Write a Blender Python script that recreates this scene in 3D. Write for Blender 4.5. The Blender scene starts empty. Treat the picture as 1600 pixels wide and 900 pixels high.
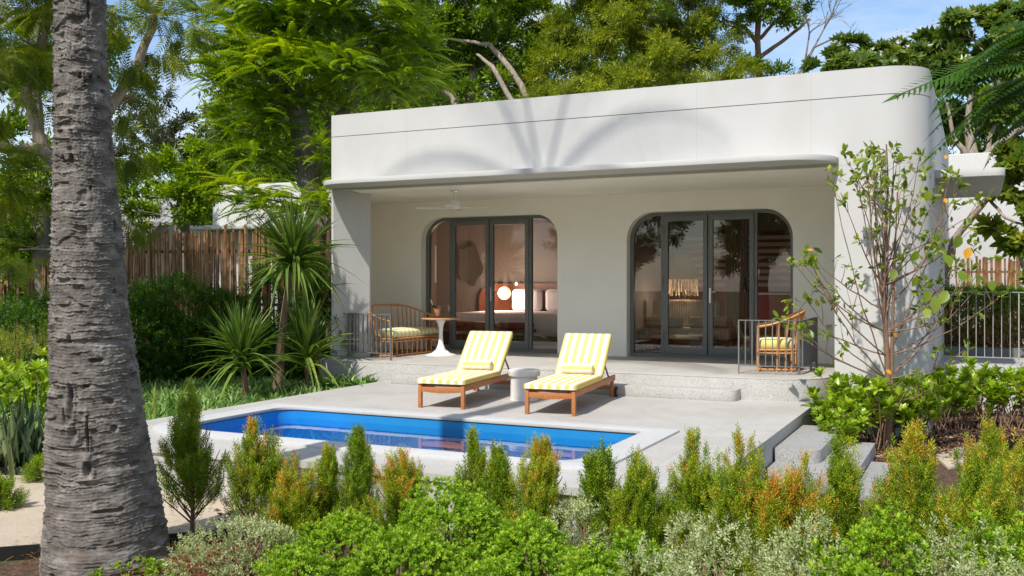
import bpy, bmesh, math, random
import numpy as np
from mathutils import Vector, Matrix, Quaternion
from mathutils.geometry import tessellate_polygon
SC = bpy.context.scene
COL = SC.collection
PI = math.pi
# ------------------------------------------------------------------ camera
YAW = math.radians(25.6); CA, SA = math.cos(YAW), math.sin(YAW)
EYE, FPX = 1.525, 1522.0
cd = bpy.data.cameras.new('camera'); cam = bpy.data.objects.new('camera', cd); COL.objects.link(cam)
cam.location = (0, 0, EYE); cam.rotation_euler = (PI/2, 0, YAW)
cd.sensor_width = 36; cd.lens = 36*FPX/1600; cd.shift_y = -10/1600; cd.clip_end = 900; cd.clip_start = .1
SC.camera = cam
# ------------------------------------------------------------------ world, sun, exposure
SUN_EL, SUN_AZ = math.radians(50), math.radians(5)      # shadows run along +Y, 5 deg towards +X
W = bpy.data.worlds.new('World'); SC.world = W; W.use_nodes = True
nt = W.node_tree; nt.nodes.clear()
o = nt.nodes.new('ShaderNodeOutputWorld'); bg = nt.nodes.new('ShaderNodeBackground')
sky = nt.nodes.new('ShaderNodeTexSky'); sky.sky_type = 'NISHITA'; sky.sun_disc = False
sky.sun_elevation = SUN_EL; sky.sun_rotation = PI + SUN_AZ; sky.air_density = 1.0; sky.dust_density = .6; sky.ozone_density = 3.0
tc = nt.nodes.new('ShaderNodeTexCoord'); mp = nt.nodes.new('ShaderNodeMapping'); mp.inputs['Scale'].default_value = (1.2, 1.2, 5.0)
mp.inputs['Location'].default_value = (.6, .35, .4)
nz = nt.nodes.new('ShaderNodeTexNoise'); nz.inputs['Scale'].default_value = 2.2; nz.inputs['Detail'].default_value = 9; nz.inputs['Roughness'].default_value = .58
rp = nt.nodes.new('ShaderNodeValToRGB'); rp.color_ramp.elements[0].position = .42; rp.color_ramp.elements[1].position = .66
rp.color_ramp.elements[0].color = (0, 0, 0, 1); rp.color_ramp.elements[1].color = (.85, .85, .85, 1)
mx = nt.nodes.new('ShaderNodeMix'); mx.data_type = 'RGBA'; mx.inputs[7].default_value = (5.2, 5.3, 5.5, 1)
L = nt.links.new
L(tc.outputs['Generated'], mp.inputs[0]); L(mp.outputs[0], nz.inputs['Vector']); L(nz.outputs['Fac'], rp.inputs[0])
L(rp.outputs[0], mx.inputs[0]); L(sky.outputs[0], mx.inputs[6]); L(mx.outputs[2], bg.inputs[0]); bg.inputs[1].default_value = .112
L(bg.outputs[0], o.inputs[0])
sl = bpy.data.lights.new('sun', 'SUN'); sl.energy = 3.1; sl.angle = math.radians(.75); sl.color = (1.0, .95, .87)
so = bpy.data.objects.new('sun', sl); COL.objects.link(so)
SUNDIR = Vector((math.sin(SUN_AZ)*math.cos(SUN_EL), math.cos(SUN_AZ)*math.cos(SUN_EL), -math.sin(SUN_EL)))
so.rotation_euler = SUNDIR.to_track_quat('-Z', 'Y').to_euler(); so.location = (-8, -20, 30)
SC.view_settings.view_transform = 'Standard'; SC.view_settings.look = 'None'; SC.view_settings.gamma = 1
SC.view_settings.use_curve_mapping = False; SC.view_settings.exposure = 0.70
SC.cycles.max_bounces = 10; SC.cycles.diffuse_bounces = 6; SC.cycles.glossy_bounces = 4; SC.cycles.transparent_max_bounces = 24
SC.cycles.transmission_bounces = 6; SC.cycles.use_denoising = True; SC.cycles.caustics_reflective = False; SC.cycles.caustics_refractive = False

# ------------------------------------------------------------------ where things stand
def ground(x, y, z):                      # photo coordinates of a foot point -> world point at height z
    d = FPX*(EYE-z)/(y-440.0); r = (x-800)/FPX*d
    return Vector((CA*r-SA*d, SA*r+CA*d, z))
def deep(x, y, d):
    r = (x-800)/FPX*d
    return Vector((CA*r-SA*d, SA*r+CA*d, EYE-(y-440)/FPX*d))
def onY(x, y, Y):
    t = math.tan(math.atan((x-800)/FPX)-YAW); X = Y*t; d = -SA*X+CA*Y
    return Vector((X, Y, EYE-(y-440)/FPX*d))
# ------------------------------------------------------------------ materials
MATS = {}
def nodes(m):
    m.use_nodes = True; t = m.node_tree
    return t, t.nodes['Principled BSDF'], t.nodes['Material Output']
def setp(b, **k):
    for a, v in k.items(): b.inputs[a.replace('_', ' ')].default_value = v
def ramp(t, fac, stops, interp='LINEAR'):
    r = t.nodes.new('ShaderNodeValToRGB'); e = r.color_ramp; e.interpolation = interp
    while len(e.elements) < len(stops): e.elements.new(.5)
    for el, (p, c) in zip(e.elements, stops): el.position = p; el.color = (*c, 1)
    t.links.new(fac, r.inputs[0]); return r.outputs[0]
def noise(t, scale, detail=4, rough=.55, coord='Object', stretch=None, dist=0):
    tc = t.nodes.new('ShaderNodeTexCoord'); src = tc.outputs[coord]
    if stretch:
        mp = t.nodes.new('ShaderNodeMapping'); mp.inputs['Scale'].default_value = stretch; t.links.new(src, mp.inputs[0]); src = mp.outputs[0]
    n = t.nodes.new('ShaderNodeTexNoise'); n.inputs['Scale'].default_value = scale; n.inputs['Detail'].default_value = detail
    n.inputs['Roughness'].default_value = rough; n.inputs['Distortion'].default_value = dist
    t.links.new(src, n.inputs['Vector']); return n.outputs['Fac']
def bump(t, b, h, strength=.3, dist=.01):
    bp = t.nodes.new('ShaderNodeBump'); bp.inputs['Strength'].default_value = strength; bp.inputs['Distance'].default_value = dist
    t.links.new(h, bp.inputs['Height']); t.links.new(bp.outputs[0], b.inputs['Normal'])
def mixc(t, fac, a, b, mode='MIX'):
    m = t.nodes.new('ShaderNodeMix'); m.data_type = 'RGBA'; m.blend_type = mode
    for s, v in ((0, fac), (6, a), (7, b)):
        if isinstance(v, (int, float)): m.inputs[s].default_value = v
        elif isinstance(v, tuple): m.inputs[s].default_value = (*v, 1)
        else: t.links.new(v, m.inputs[s])
    return m.outputs[2]
def math_(t, op, a, b=None, c=None):
    m = t.nodes.new('ShaderNodeMath'); m.operation = op
    for i, v in enumerate((a, b, c)):
        if v is None: continue
        if isinstance(v, (int, float)): m.inputs[i].default_value = v
        else: t.links.new(v, m.inputs[i])
    return m.outputs[0]
def plain(name, col, rough=.5, metal=0, spec=.5, var=.08, scale=6, bumpk=0, bscale=60, stretch=None):
    m = bpy.data.materials.new(name); t, b, o = nodes(m); MATS[name] = m
    setp(b, Roughness=rough, Metallic=metal); b.inputs['Specular IOR Level'].default_value = spec
    f = noise(t, scale, 5, stretch=stretch)
    lo = tuple(max(0, c*(1-var)) for c in col); hi = tuple(min(1, c*(1+var)) for c in col)
    t.links.new(ramp(t, f, [(.3, lo), (.7, hi)]), b.inputs['Base Color'])
    if bumpk: bump(t, b, noise(t, bscale, 4, stretch=stretch), bumpk, .004)
    return m
def leafmat(name, stops, transl=.3, rough=.45, spec=.35):
    m = bpy.data.materials.new(name); t, b, o = nodes(m); MATS[name] = m
    at = t.nodes.new('ShaderNodeAttribute'); at.attribute_name = 'tint'
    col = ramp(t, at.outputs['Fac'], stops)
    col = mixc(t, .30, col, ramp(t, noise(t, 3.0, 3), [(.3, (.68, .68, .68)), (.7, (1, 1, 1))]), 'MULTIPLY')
    t.links.new(col, b.inputs['Base Color']); setp(b, Roughness=rough); b.inputs['Specular IOR Level'].default_value = spec
    tr = t.nodes.new('ShaderNodeBsdfTranslucent')
    hs = t.nodes.new('ShaderNodeHueSaturation'); hs.inputs['Value'].default_value = 1.3; hs.inputs['Saturation'].default_value = 1.1; hs.inputs['Hue'].default_value = .49
    t.links.new(col, hs.inputs['Color']); t.links.new(hs.outputs[0], tr.inputs['Color'])
    mx = t.nodes.new('ShaderNodeMixShader'); mx.inputs[0].default_value = min(.5, transl*1.3)
    t.links.new(b.outputs[0], mx.inputs[1]); t.links.new(tr.outputs[0], mx.inputs[2]); t.links.new(mx.outputs[0], o.inputs['Surface'])
    return m
# ------------------------------------------------------------------ linking, naming
def tag(o, label=None, cat=None, group=None, kind=None):
    if label: o['label'] = label
    if cat: o['category'] = cat
    if group: o['group'] = group
    if kind: o['kind'] = kind
    return o
def empty(name, loc=(0, 0, 0), rz=0, label=None, cat=None, group=None):
    o = bpy.data.objects.new(name, None); COL.objects.link(o); o.location = loc; o.rotation_euler = (0, 0, rz)
    o.empty_display_size = .1
    return tag(o, label, cat, group)
def link(name, me, mat=None, parent=None):
    if mat is not None and not me.materials: me.materials.append(mat if not isinstance(mat, str) else MATS[mat])
    o = bpy.data.objects.new(name, me); COL.objects.link(o)
    if parent is not None: o.parent = parent
    return o
def copy_tree(o, parent=None):
    c = o.copy(); COL.objects.link(c); c.parent = parent
    for ch in [k for k in bpy.data.objects if k.parent == o]: copy_tree(ch, c)
    return c
# ------------------------------------------------------------------ hard surface builder
class MB:
    def __init__(s): s.v = []; s.f = []
    def add(s, vs, fs):
        n = len(s.v); s.v += [tuple(v) for v in vs]; s.f += [tuple(i+n for i in f) for f in fs]; return s
    def box(s, x0, x1, y0, y1, z0, z1, M=None):
        v = [Vector(p) for p in ((x0,y0,z0),(x1,y0,z0),(x1,y1,z0),(x0,y1,z0),(x0,y0,z1),(x1,y0,z1),(x1,y1,z1),(x0,y1,z1))]
        if M is not None: v = [M @ p for p in v]
        return s.add(v, [(0,3,2,1),(4,5,6,7),(0,1,5,4),(1,2,6,5),(2,3,7,6),(3,0,4,7)])
    def bar(s, a, b, w, h=None, up=(0, 0, 1)):
        a, b = Vector(a), Vector(b); h = h or w; d = b-a; L_ = d.length; d.normalize(); u = Vector(up)
        if abs(d.dot(u)) > .95: u = Vector((0, 1, 0))
        sd = d.cross(u).normalized(); u = sd.cross(d).normalized()
        M = Matrix((( d.x, sd.x, u.x, a.x), (d.y, sd.y, u.y, a.y), (d.z, sd.z, u.z, a.z), (0, 0, 0, 1)))
        return s.box(0, L_, -w/2, w/2, -h/2, h/2, M)
    def tube(s, pts, r, n=8, cap=True):
        pts = [Vector(p) for p in pts]; rs = r if isinstance(r, (list, tuple)) else [r]*len(pts)
        nn = len(s.v); prev = None
        for i, p in enumerate(pts):
            d = (pts[min(i+1, len(pts)-1)]-pts[max(i-1, 0)]).normalized()
            if prev is None:
                u = Vector((0, 0, 1)) if abs(d.z) < .9 else Vector((1, 0, 0)); a = d.cross(u).normalized()
            else: a = (prev-d*prev.dot(d)).normalized()
            prev = a; b = d.cross(a)
            for k in range(n):
                t = 2*PI*k/n; s.v.append(tuple(p+(a*math.cos(t)+b*math.sin(t))*rs[i]))
        for i in range(len(pts)-1):
            for k in range(n):
                k2 = (k+1) % n; s.f.append((nn+i*n+k, nn+i*n+k2, nn+(i+1)*n+k2, nn+(i+1)*n+k))
        if cap: s.f.append(tuple(nn+k for k in range(n))[::-1]); s.f.append(tuple(nn+(len(pts)-1)*n+k for k in range(n)))
        return s
    def lathe(s, prof, n=32, c=(0, 0, 0)):
        nn = len(s.v)
        for r, z in prof:
            for k in range(n):
                t = 2*PI*k/n; s.v.append((c[0]+r*math.cos(t), c[1]+r*math.sin(t), c[2]+z))
        for i in range(len(prof)-1):
            for k in range(n):
                k2 = (k+1) % n; s.f.append((nn+i*n+k, nn+i*n+k2, nn+(i+1)*n+k2, nn+(i+1)*n+k))
        if prof[0][0] > 1e-4: s.f.append(tuple(nn+k for k in range(n))[::-1])
        if prof[-1][0] > 1e-4: s.f.append(tuple(nn+(len(prof)-1)*n+k for k in range(n)))
        return s
    def plate(s, outer, holes, a, b, plane='XZ'):
        """polygon with holes in a plane, extruded between a and b along the third axis"""
        loops = [outer]+list(holes)
        def P(p, w):
            return {'XZ': (p[0], w, p[1]), 'XY': (p[0], p[1], w), 'YZ': (w, p[0], p[1])}[plane]
        flat = [p for l in loops for p in l]; N = len(flat)
        tris = tessellate_polygon([[Vector((p[0], p[1], 0)) for p in l] for l in loops])
        vs = [P(p, a) for p in flat]+[P(p, b) for p in flat]; fs = []
        for t in tris: fs.append(tuple(t)); fs.append(tuple(i+N for i in reversed(t)))
        k = 0
        for l in loops:
            n = len(l)
            for i in range(n):
                j = (i+1) % n; fs.append((k+i, k+j, k+j+N, k+i+N))
            k += n
        return s.add(vs, fs)
    def build(s, name, mat, parent=None, smooth=None, bevel=0, seg=2, loc=None):
        me = bpy.data.meshes.new(name); me.from_pydata(s.v, [], s.f); 
        bm = bmesh.new(); bm.from_mesh(me)
        bmesh.ops.remove_doubles(bm, verts=bm.verts, dist=1e-5)
        bmesh.ops.recalc_face_normals(bm, faces=bm.faces)
        if bevel:
            es = [e for e in bm.edges if len(e.link_faces) == 2 and e.calc_face_angle(0) > .6]
            bmesh.ops.bevel(bm, geom=es, offset=bevel, segments=seg, affect='EDGES', profile=.5, clamp_overlap=True)
        bm.to_mesh(me); bm.free()
        if smooth or bevel:
            me.polygons.foreach_set('use_smooth', [True]*len(me.polygons)); me.set_sharp_from_angle(angle=math.radians(smooth or 40))
        o = link(name, me, mat, parent)
        if loc is not None: o.location = loc
        return o
def arc(cx, cy, r, a0, a1, n=10):
    return [(cx+r*math.cos(math.radians(a0+(a1-a0)*i/n)), cy+r*math.sin(math.radians(a0+(a1-a0)*i/n))) for i in range(n+1)]
def rrect(x0, x1, y0, y1, r, n=8):            # r: one radius or four (x1y1, x0y1, x0y0, x1y0)
    r = r if isinstance(r, (list, tuple)) else [r]*4; p = []
    for (cx, cy, a, q) in ((x1-r[0], y1-r[0], 0, r[0]), (x0+r[1], y1-r[1], 90, r[1]), (x0+r[2], y0+r[2], 180, r[2]), (x1-r[3], y0+r[3], 270, r[3])):
        p += arc(cx, cy, q, a, a+90, n) if q > 1e-4 else [(cx, cy)]
    return p
# ------------------------------------------------------------------ foliage builder (numpy)
class NB:
    def __init__(s): s.V = []; s.F = []; s.T = []; s.n = 0
    def inst(s, tv, tf, Ms, locs, tint):
        n = len(locs)
        if n == 0: return s
        V = np.einsum('nij,vj->nvi', Ms, tv)+locs[:, None, :]
        k = tv.shape[0]
        F = tf[None]+(np.arange(n)*k)[:, None, None]+s.n
        s.V.append(V.reshape(-1, 3)); s.F.append(F.reshape(-1, 4)); s.T.append(np.repeat(tint, k)); s.n += n*k
        return s
    def tubes(s, mb, tint=0.):
        v = np.array(mb.v); f = np.array([q for q in mb.f if len(q) == 4]); s.V.append(v); s.F.append(f+s.n); s.T.append(np.full(len(v), tint)); s.n += len(v)
    def mesh(s, name):
        V = np.concatenate(s.V).astype(np.float32); F = np.concatenate(s.F).astype(np.int32); T = np.concatenate(s.T).astype(np.float32)
        me = bpy.data.meshes.new(name); me.vertices.add(len(V)); me.vertices.foreach_set('co', V.ravel())
        me.loops.add(F.size); me.loops.foreach_set('vertex_index', F.ravel()); me.polygons.add(len(F))
        me.polygons.foreach_set('loop_start', np.arange(0, F.size, 4, dtype=np.int32))
        a = me.attributes.new('tint', 'FLOAT', 'POINT'); a.data.foreach_set('value', T)
        me.update(calc_edges=True); return me
    def build(s, name, mat, parent=None): return link(name, s.mesh(name), mat, parent)
def nrm(a): return a/np.maximum(np.linalg.norm(a, axis=-1, keepdims=True), 1e-9)
def frames(D, rng, scale, roll=.6, up=(0, 0, 1)):
    D = nrm(D); U = np.tile(np.array(up, float), (len(D), 1))+rng.normal(0, roll, D.shape)
    S = nrm(np.cross(U, D)); N = np.cross(D, S)
    sc = np.asarray(scale, float).reshape(-1, 1, 1) if np.ndim(scale) else scale
    return np.stack([D, S, N], axis=2)*sc
def leaf1(w=.4, cup=.05):       # one quad
    return np.array([(0, 0, 0), (.45, -w/2, cup), (1, 0, -.04), (.45, w/2, cup)], float), np.array([(0, 1, 2, 3)])
def leafE(w=.45, cup=.10, droop=.12):    # elliptical leaf folded along the midrib
    V = []; F = []
    for t, k in ((0, .04), (.22, .72), (.5, 1.0), (.78, .66), (1, .03)):
        z = -droop*t*t; V += [(t, -w/2*k, z+cup*w*k), (t, 0, z), (t, w/2*k, z+cup*w*k)]
    for i in range(4):
        a = i*3; F += [(a, a+1, a+4, a+3), (a+1, a+2, a+5, a+4)]
    return np.array(V, float), np.array(F)
def leaf2(w=.4, cup=.07, droop=.1):
    return np.array([(0, 0, 0), (.42, -w/2, cup), (1, 0, -droop), (.42, w/2, cup), (.45, 0, 0)], float), np.array([(0, 1, 2, 4), (0, 4, 2, 3)])
def compose(tv, tf, Ms, locs):
    V = (np.einsum('nij,vj->nvi', Ms, tv)+locs[:, None, :]).reshape(-1, 3)
    F = (tf[None]+(np.arange(len(locs))*tv.shape[0])[:, None, None]).reshape(-1, 4)
    return V, F
def frond(pairs=9, plen=.30, pw=.16, droop=.35, stub=.12):   # pinnate frond, length 1 along x
    tv, tf = leaf1(pw, .0); D = []; Lc = []; S = []
    for i in range(pairs):
        t = stub+(1-stub)*(i+.5)/pairs; z = -droop*t*t; s = plen*(math.sin(PI*(.18+.75*t))**.7)
        for sd in (-1, 1):
            D.append((.55, sd, -.25-.3*t)); Lc.append((t, 0, z)); S.append(s)
    D.append((1, 0, -droop*1.6)); Lc.append((.93, 0, -droop*.9)); S.append(.2)
    rng = np.random.default_rng(3); Ms = frames(np.array(D), rng, np.array(S), .05)
    V, F = compose(tv, tf, Ms, np.array(Lc))
    w = .008; rv = []; 
    for t in (0, .5, 1.0): rv += [(t, -w, -droop*t*t+.004), (t, w, -droop*t*t+.004)]
    rf = np.array([(0, 1, 3, 2), (2, 3, 5, 4)])+len(V)
    return np.concatenate([V, np.array(rv)]), np.concatenate([F, rf])
def sprig(n=9, ll=.28, w=.16, spread=.9, seed=0):            # twig with small leaves round it, length 1
    rng = np.random.default_rng(seed); t = np.linspace(.1, 1, n); ph = np.arange(n)*2.4
    D = np.stack([np.full(n, .7), spread*np.cos(ph), spread*np.sin(ph)], 1)
    D[-1] = (1, 0, 0); tv, tf = leaf1(w)
    V, F = compose(tv, tf, frames(D, rng, np.full(n, ll), .3), np.stack([t*.85, 0*t, 0*t], 1))
    return V, F
def rosette(n=9, w=.28, tilt=(.2, 1.0), seed=0, droop=.1, fine=False):    # leaves radiating from a point, axis +x
    rng = np.random.default_rng(seed); ph = np.arange(n)*2.4; k = rng.uniform(tilt[0], tilt[1], n)
    D = np.stack([np.cos(k*1.3), np.sin(k*1.3)*np.cos(ph), np.sin(k*1.3)*np.sin(ph)], 1)
    tv, tf = (leafE(w, .12, droop) if fine else leaf2(w, .05, droop)); S = nrm(np.cross(D, np.tile((1., 0, 0), (n, 1)))); N = np.cross(D, S)
    N *= np.sign(N[:, :1]+1e-6); S = np.cross(N, D)
    Ms = np.stack([D, S, N], 2)*rng.uniform(.8, 1.1, n)[:, None, None]
    return compose(tv, tf, Ms, np.zeros((n, 3)))
def blade(n=4, w=.06, droop=.4):                              # sword leaf in n quads
    V = []; F = []
    for i in range(n+1):
        t = i/n; ww = w*(1-t**2.2)*(.55+.45*min(1, t*4))+.002; z = -droop*t*t
        V += [(t*(1-.25*droop*t), -ww/2, z+.12*ww), (t*(1-.25*droop*t), 0, z-.25*ww), (t*(1-.25*droop*t), ww/2, z+.12*ww)]
    for i in range(n):
        a = i*3; F += [(a, a+1, a+4, a+3), (a+1, a+2, a+5, a+4)]
    return np.array(V, float), np.array(F)
def vnoise(x, y, seed=0, perx=None):
    xi = np.floor(x).astype(int); yi = np.floor(y).astype(int); fx = x-xi; fy = y-yi
    fx = fx*fx*(3-2*fx); fy = fy*fy*(3-2*fy)
    def h(a, b):
        if perx: a = a % perx
        n = (a*374761393+b*668265263+seed*974711) & 0x7fffffff; n = ((n ^ (n >> 13))*1274126177) & 0x7fffffff
        return ((n ^ (n >> 16)) & 0xffff)/65535.
    return (h(xi, yi)*(1-fx)+h(xi+1, yi)*fx)*(1-fy)+(h(xi, yi+1)*(1-fx)+h(xi+1, yi+1)*fx)*fy
# ================================================================== MATERIALS
def m_white():
    m = bpy.data.materials.new('white_render'); t, b, o = nodes(m); MATS['white_render'] = m
    c = ramp(t, noise(t, 1.3, 6, .6), [(.3, (.52, .512, .495)), (.7, (.545, .537, .52))])
    st = noise(t, 1.2, 6, .6, stretch=(2, 2, .6)); c = mixc(t, .12, c, ramp(t, st, [(.25, (.86, .85, .82)), (.5, (1, 1, 1))]), 'MULTIPLY')
    rs = ramp(t, noise(t, 1.1, 7, .7, stretch=(1, 1, .6)), [(.45, (1, 1, 1)), (.68, (.93, .925, .91))]); c = mixc(t, .8, c, rs, 'MULTIPLY')
    tc = t.nodes.new('ShaderNodeTexCoord'); sp = t.nodes.new('ShaderNodeSeparateXYZ'); t.links.new(tc.outputs['Object'], sp.inputs[0])
    tot = None
    for X in (-8.05, -6.25, -3.45, -1.95, -.2):
        d = math_(t, 'LESS_THAN', math_(t, 'ABSOLUTE', math_(t, 'SUBTRACT', sp.outputs['X'], X)), .004)
        tot = d if tot is None else math_(t, 'ADD', tot, d)
    zz = math_(t, 'GREATER_THAN', sp.outputs['Z'], 3.2); f = math_(t, 'MULTIPLY', tot, zz)
    c = mixc(t, math_(t, 'MULTIPLY', f, .30), c, (.33, .32, .30)); t.links.new(c, b.inputs['Base Color'])
    setp(b, Roughness=.75); b.inputs['Specular IOR Level'].default_value = .25
    bump(t, b, noise(t, 90, 4), .12, .003)
m_white()
plain('shade_lifted_render', (.90, .87, .775), .8, var=.03, scale=1.5, bumpk=.1, bscale=90)  # facade render raised and warmed: porch shade lightened in the colour
plain('groove', (.16, .155, .15), .9)
def m_terrazzo(name, col, lo, hi, sc=170, v=.05, pebble=True):
    m = bpy.data.materials.new(name); t, b, o = nodes(m); MATS[name] = m
    tc = t.nodes.new('ShaderNodeTexCoord'); vo = t.nodes.new('ShaderNodeTexVoronoi'); vo.inputs['Scale'].default_value = sc
    t.links.new(tc.outputs['Object'], vo.inputs['Vector'])
    sp = t.nodes.new('ShaderNodeSeparateColor'); t.links.new(vo.outputs['Color'], sp.inputs[0])
    spk = ramp(t, sp.outputs[0], [(0, lo), (.28, col), (.75, col), (1, hi)])
    big = ramp(t, noise(t, 1.1, 6, .6), [(.3, tuple(1-v*2.2 for _ in col)), (.65, (1, 1, 1))])
    c = mixc(t, 1., spk, big, 'MULTIPLY')
    blot = ramp(t, noise(t, 6, 5, .7), [(.35, (.93, .93, .92)), (.6, (1, 1, 1))]); c = mixc(t, .8, c, blot, 'MULTIPLY')
    t.links.new(c, b.inputs['Base Color']); setp(b, Roughness=.72); b.inputs['Specular IOR Level'].default_value = .3
    bump(t, b, noise(t, 120, 3), .12, .003); return m
m_terrazzo('deck_stone', (.49, .472, .445), (.42, .40, .375), (.56, .54, .51), 160)
def deck_joints():
    m = MATS['deck_stone']; t = m.node_tree; b = t.nodes['Principled BSDF']; src = b.inputs['Base Color'].links[0].from_socket
    tc = t.nodes.new('ShaderNodeTexCoord'); sp = t.nodes.new('ShaderNodeSeparateXYZ'); t.links.new(tc.outputs['Object'], sp.inputs[0]); tot = None
    for ax, v in (('Y', 9.86), ('X', -2.42), ('Y', 12.0), ('X', -5.35), ('X', -8.02)):
        d = math_(t, 'LESS_THAN', math_(t, 'ABSOLUTE', math_(t, 'SUBTRACT', sp.outputs[ax], v)), .003); tot = d if tot is None else math_(t, 'ADD', tot, d)
    st = ramp(t, noise(t, .9, 7, .7), [(.40, (.90, .895, .88)), (.56, (1, 1, 1))]); c = mixc(t, .9, src, st, 'MULTIPLY')
    t.links.new(mixc(t, math_(t, 'MULTIPLY', math_(t, 'MINIMUM', tot, 1), .35), c, (.2, .19, .18)), b.inputs['Base Color'])
deck_joints()
m_terrazzo('coping_stone', (.52, .515, .51), (.46, .46, .46), (.57, .57, .57), 160, .02)
m_terrazzo('terrazzo', (.46, .445, .42), (.28, .27, .255), (.58, .565, .54), 130, .05)
m_terrazzo('grey_stone', (.35, .345, .335), (.22, .22, .215), (.45, .45, .44), 130, .06)
m_terrazzo('sand_concrete', (.52, .43, .325), (.43, .36, .27), (.60, .51, .40), 130, .09)
m_terrazzo('walk_paver', (.45, .44, .42), (.36, .35, .34), (.55, .54, .52), 100, .05)
def m_soil():
    m = bpy.data.materials.new('soil'); t, b, o = nodes(m); MATS['soil'] = m
    c = ramp(t, noise(t, 14, 8, .75), [(.3, (.03, .018, .010)), (.5, (.10, .055, .03)), (.7, (.22, .13, .08))])
    t.links.new(c, b.inputs['Base Color']); setp(b, Roughness=.95); bump(t, b, noise(t, 30, 6, .7), 1.0, .03)
m_soil()
def m_lawn():
    m = bpy.data.materials.new('turf_soil'); t, b, o = nodes(m); MATS['turf_soil'] = m
    c = ramp(t, noise(t, 3, 8, .7), [(.3, (.05, .035, .02)), (.55, (.06, .08, .02)), (.75, (.12, .11, .05))])
    t.links.new(c, b.inputs['Base Color']); setp(b, Roughness=.95); bump(t, b, noise(t, 20, 6, .7), .8, .03)
m_lawn()
def m_pool():
    m = bpy.data.materials.new('pool_blue'); t, b, o = nodes(m); MATS['pool_blue'] = m
    tc = t.nodes.new('ShaderNodeTexCoord'); vo = t.nodes.new('ShaderNodeTexVoronoi'); vo.inputs['Scale'].default_value = 60
    t.links.new(tc.outputs['Object'], vo.inputs['Vector'])
    f = math_(t, 'LESS_THAN', vo.outputs['Distance'], .10)
    c = mixc(t, math_(t, 'MULTIPLY', f, .35), ramp(t, noise(t, 3, 4), [(.3, (.012, .22, .56)), (.7, (.018, .26, .62))]), (.5, .65, .8))
    t.links.new(c, b.inputs['Base Color']); setp(b, Roughness=.3)
m_pool()
def schlick(t, f0, normal=None):
    ge = t.nodes.new('ShaderNodeNewGeometry'); vd = t.nodes.new('ShaderNodeVectorMath'); vd.operation = 'DOT_PRODUCT'
    t.links.new(ge.outputs['Incoming'], vd.inputs[0]); t.links.new(normal if normal is not None else ge.outputs['Normal'], vd.inputs[1])
    c = math_(t, 'MINIMUM', math_(t, 'ABSOLUTE', vd.outputs['Value']), 1.0); p = math_(t, 'POWER', math_(t, 'SUBTRACT', 1.0, c), 5.0)
    return math_(t, 'ADD', f0, math_(t, 'MULTIPLY', p, 1-f0))
def m_water():
    m = bpy.data.materials.new('pool_water'); t, b, o = nodes(m); MATS['pool_water'] = m
    g = t.nodes.new('ShaderNodeBsdfGlossy'); g.inputs['Roughness'].default_value = .0; g.inputs['Color'].default_value = (1, 1, 1, 1)
    rf = t.nodes.new('ShaderNodeBsdfTransparent'); rf.inputs['Color'].default_value = (.55, .86, .98, 1)
    bp = t.nodes.new('ShaderNodeBump'); bp.inputs['Strength'].default_value = .06; bp.inputs['Distance'].default_value = .02
    t.links.new(noise(t, 3.0, 3, .5, dist=.6), bp.inputs['Height'])
    mx = t.nodes.new('ShaderNodeMixShader'); t.links.new(schlick(t, .02, bp.outputs[0]), mx.inputs[0]); t.links.new(rf.outputs[0], mx.inputs[1]); t.links.new(g.outputs[0], mx.inputs[2])
    t.links.new(bp.outputs[0], g.inputs['Normal']); t.links.new(mx.outputs[0], o.inputs['Surface'])
m_water()
def m_glass(name, tint, k):
    m = bpy.data.materials.new(name); t, b, o = nodes(m); MATS[name] = m
    g = t.nodes.new('ShaderNodeBsdfGlossy'); g.inputs['Roughness'].default_value = .0
    tr = t.nodes.new('ShaderNodeBsdfTransparent'); tr.inputs['Color'].default_value = (*tint, 1)
    mx = t.nodes.new('ShaderNodeMixShader'); t.links.new(math_(t, 'MULTIPLY', schlick(t, .045), k), mx.inputs[0])
    t.links.new(tr.outputs[0], mx.inputs[1]); t.links.new(g.outputs[0], mx.inputs[2]); t.links.new(mx.outputs[0], o.inputs['Surface'])
m_glass('door_glass', (.95, .92, .89), 1.35); m_glass('clear_glass', (.95, .97, .97), 1.0)
plain('frame_grey', (.15, .155, .145), .45, var=.04); plain('rail_grey', (.19, .195, .20), .45, .3, var=.06)
plain('rail_pale', (.42, .42, .40), .45, .3, var=.06); plain('chrome', (.6, .6, .6), .2, 1, var=.02)
plain('white_lacquer', (.78, .78, .77), .25, var=.01); plain('white_ceramic', (.72, .69, .64), .5, var=.05, scale=12, bumpk=.15, bscale=20)
plain('black_plastic', (.015, .015, .015), .4); plain('rubber', (.02, .02, .02), .7)
def m_wood(name, a, b_, sc=(3, 3, 3), rough=.5, k=9):
    m = bpy.data.materials.new(name); t, b, o = nodes(m); MATS[name] = m
    c = ramp(t, noise(t, k, 6, .65, stretch=sc, dist=.4), [(.3, a), (.7, b_)])
    t.links.new(c, b.inputs['Base Color']); setp(b, Roughness=rough); bump(t, b, noise(t, k*4, 4, stretch=sc), .15, .002)
m_wood('teak', (.30, .10, .028), (.52, .20, .065), (5, .6, 5)); m_wood('rattan', (.42, .17, .05), (.68, .33, .11), (8, 8, 3), .4, 14)
m_wood('table_top_wood', (.40, .20, .09), (.62, .36, .18), (1, 8, 1)); m_wood('dark_wood', (.10, .03, .015), (.19, .06, .03), (6, 6, .6))
m_wood('bamboo', (.11, .05, .02), (.36, .185, .075), (7, 7, .7), .5, 4)
m_wood('bamboo_dark', (.10, .05, .03), (.32, .16, .09), (7, 7, .7), .6, 4)
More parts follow.
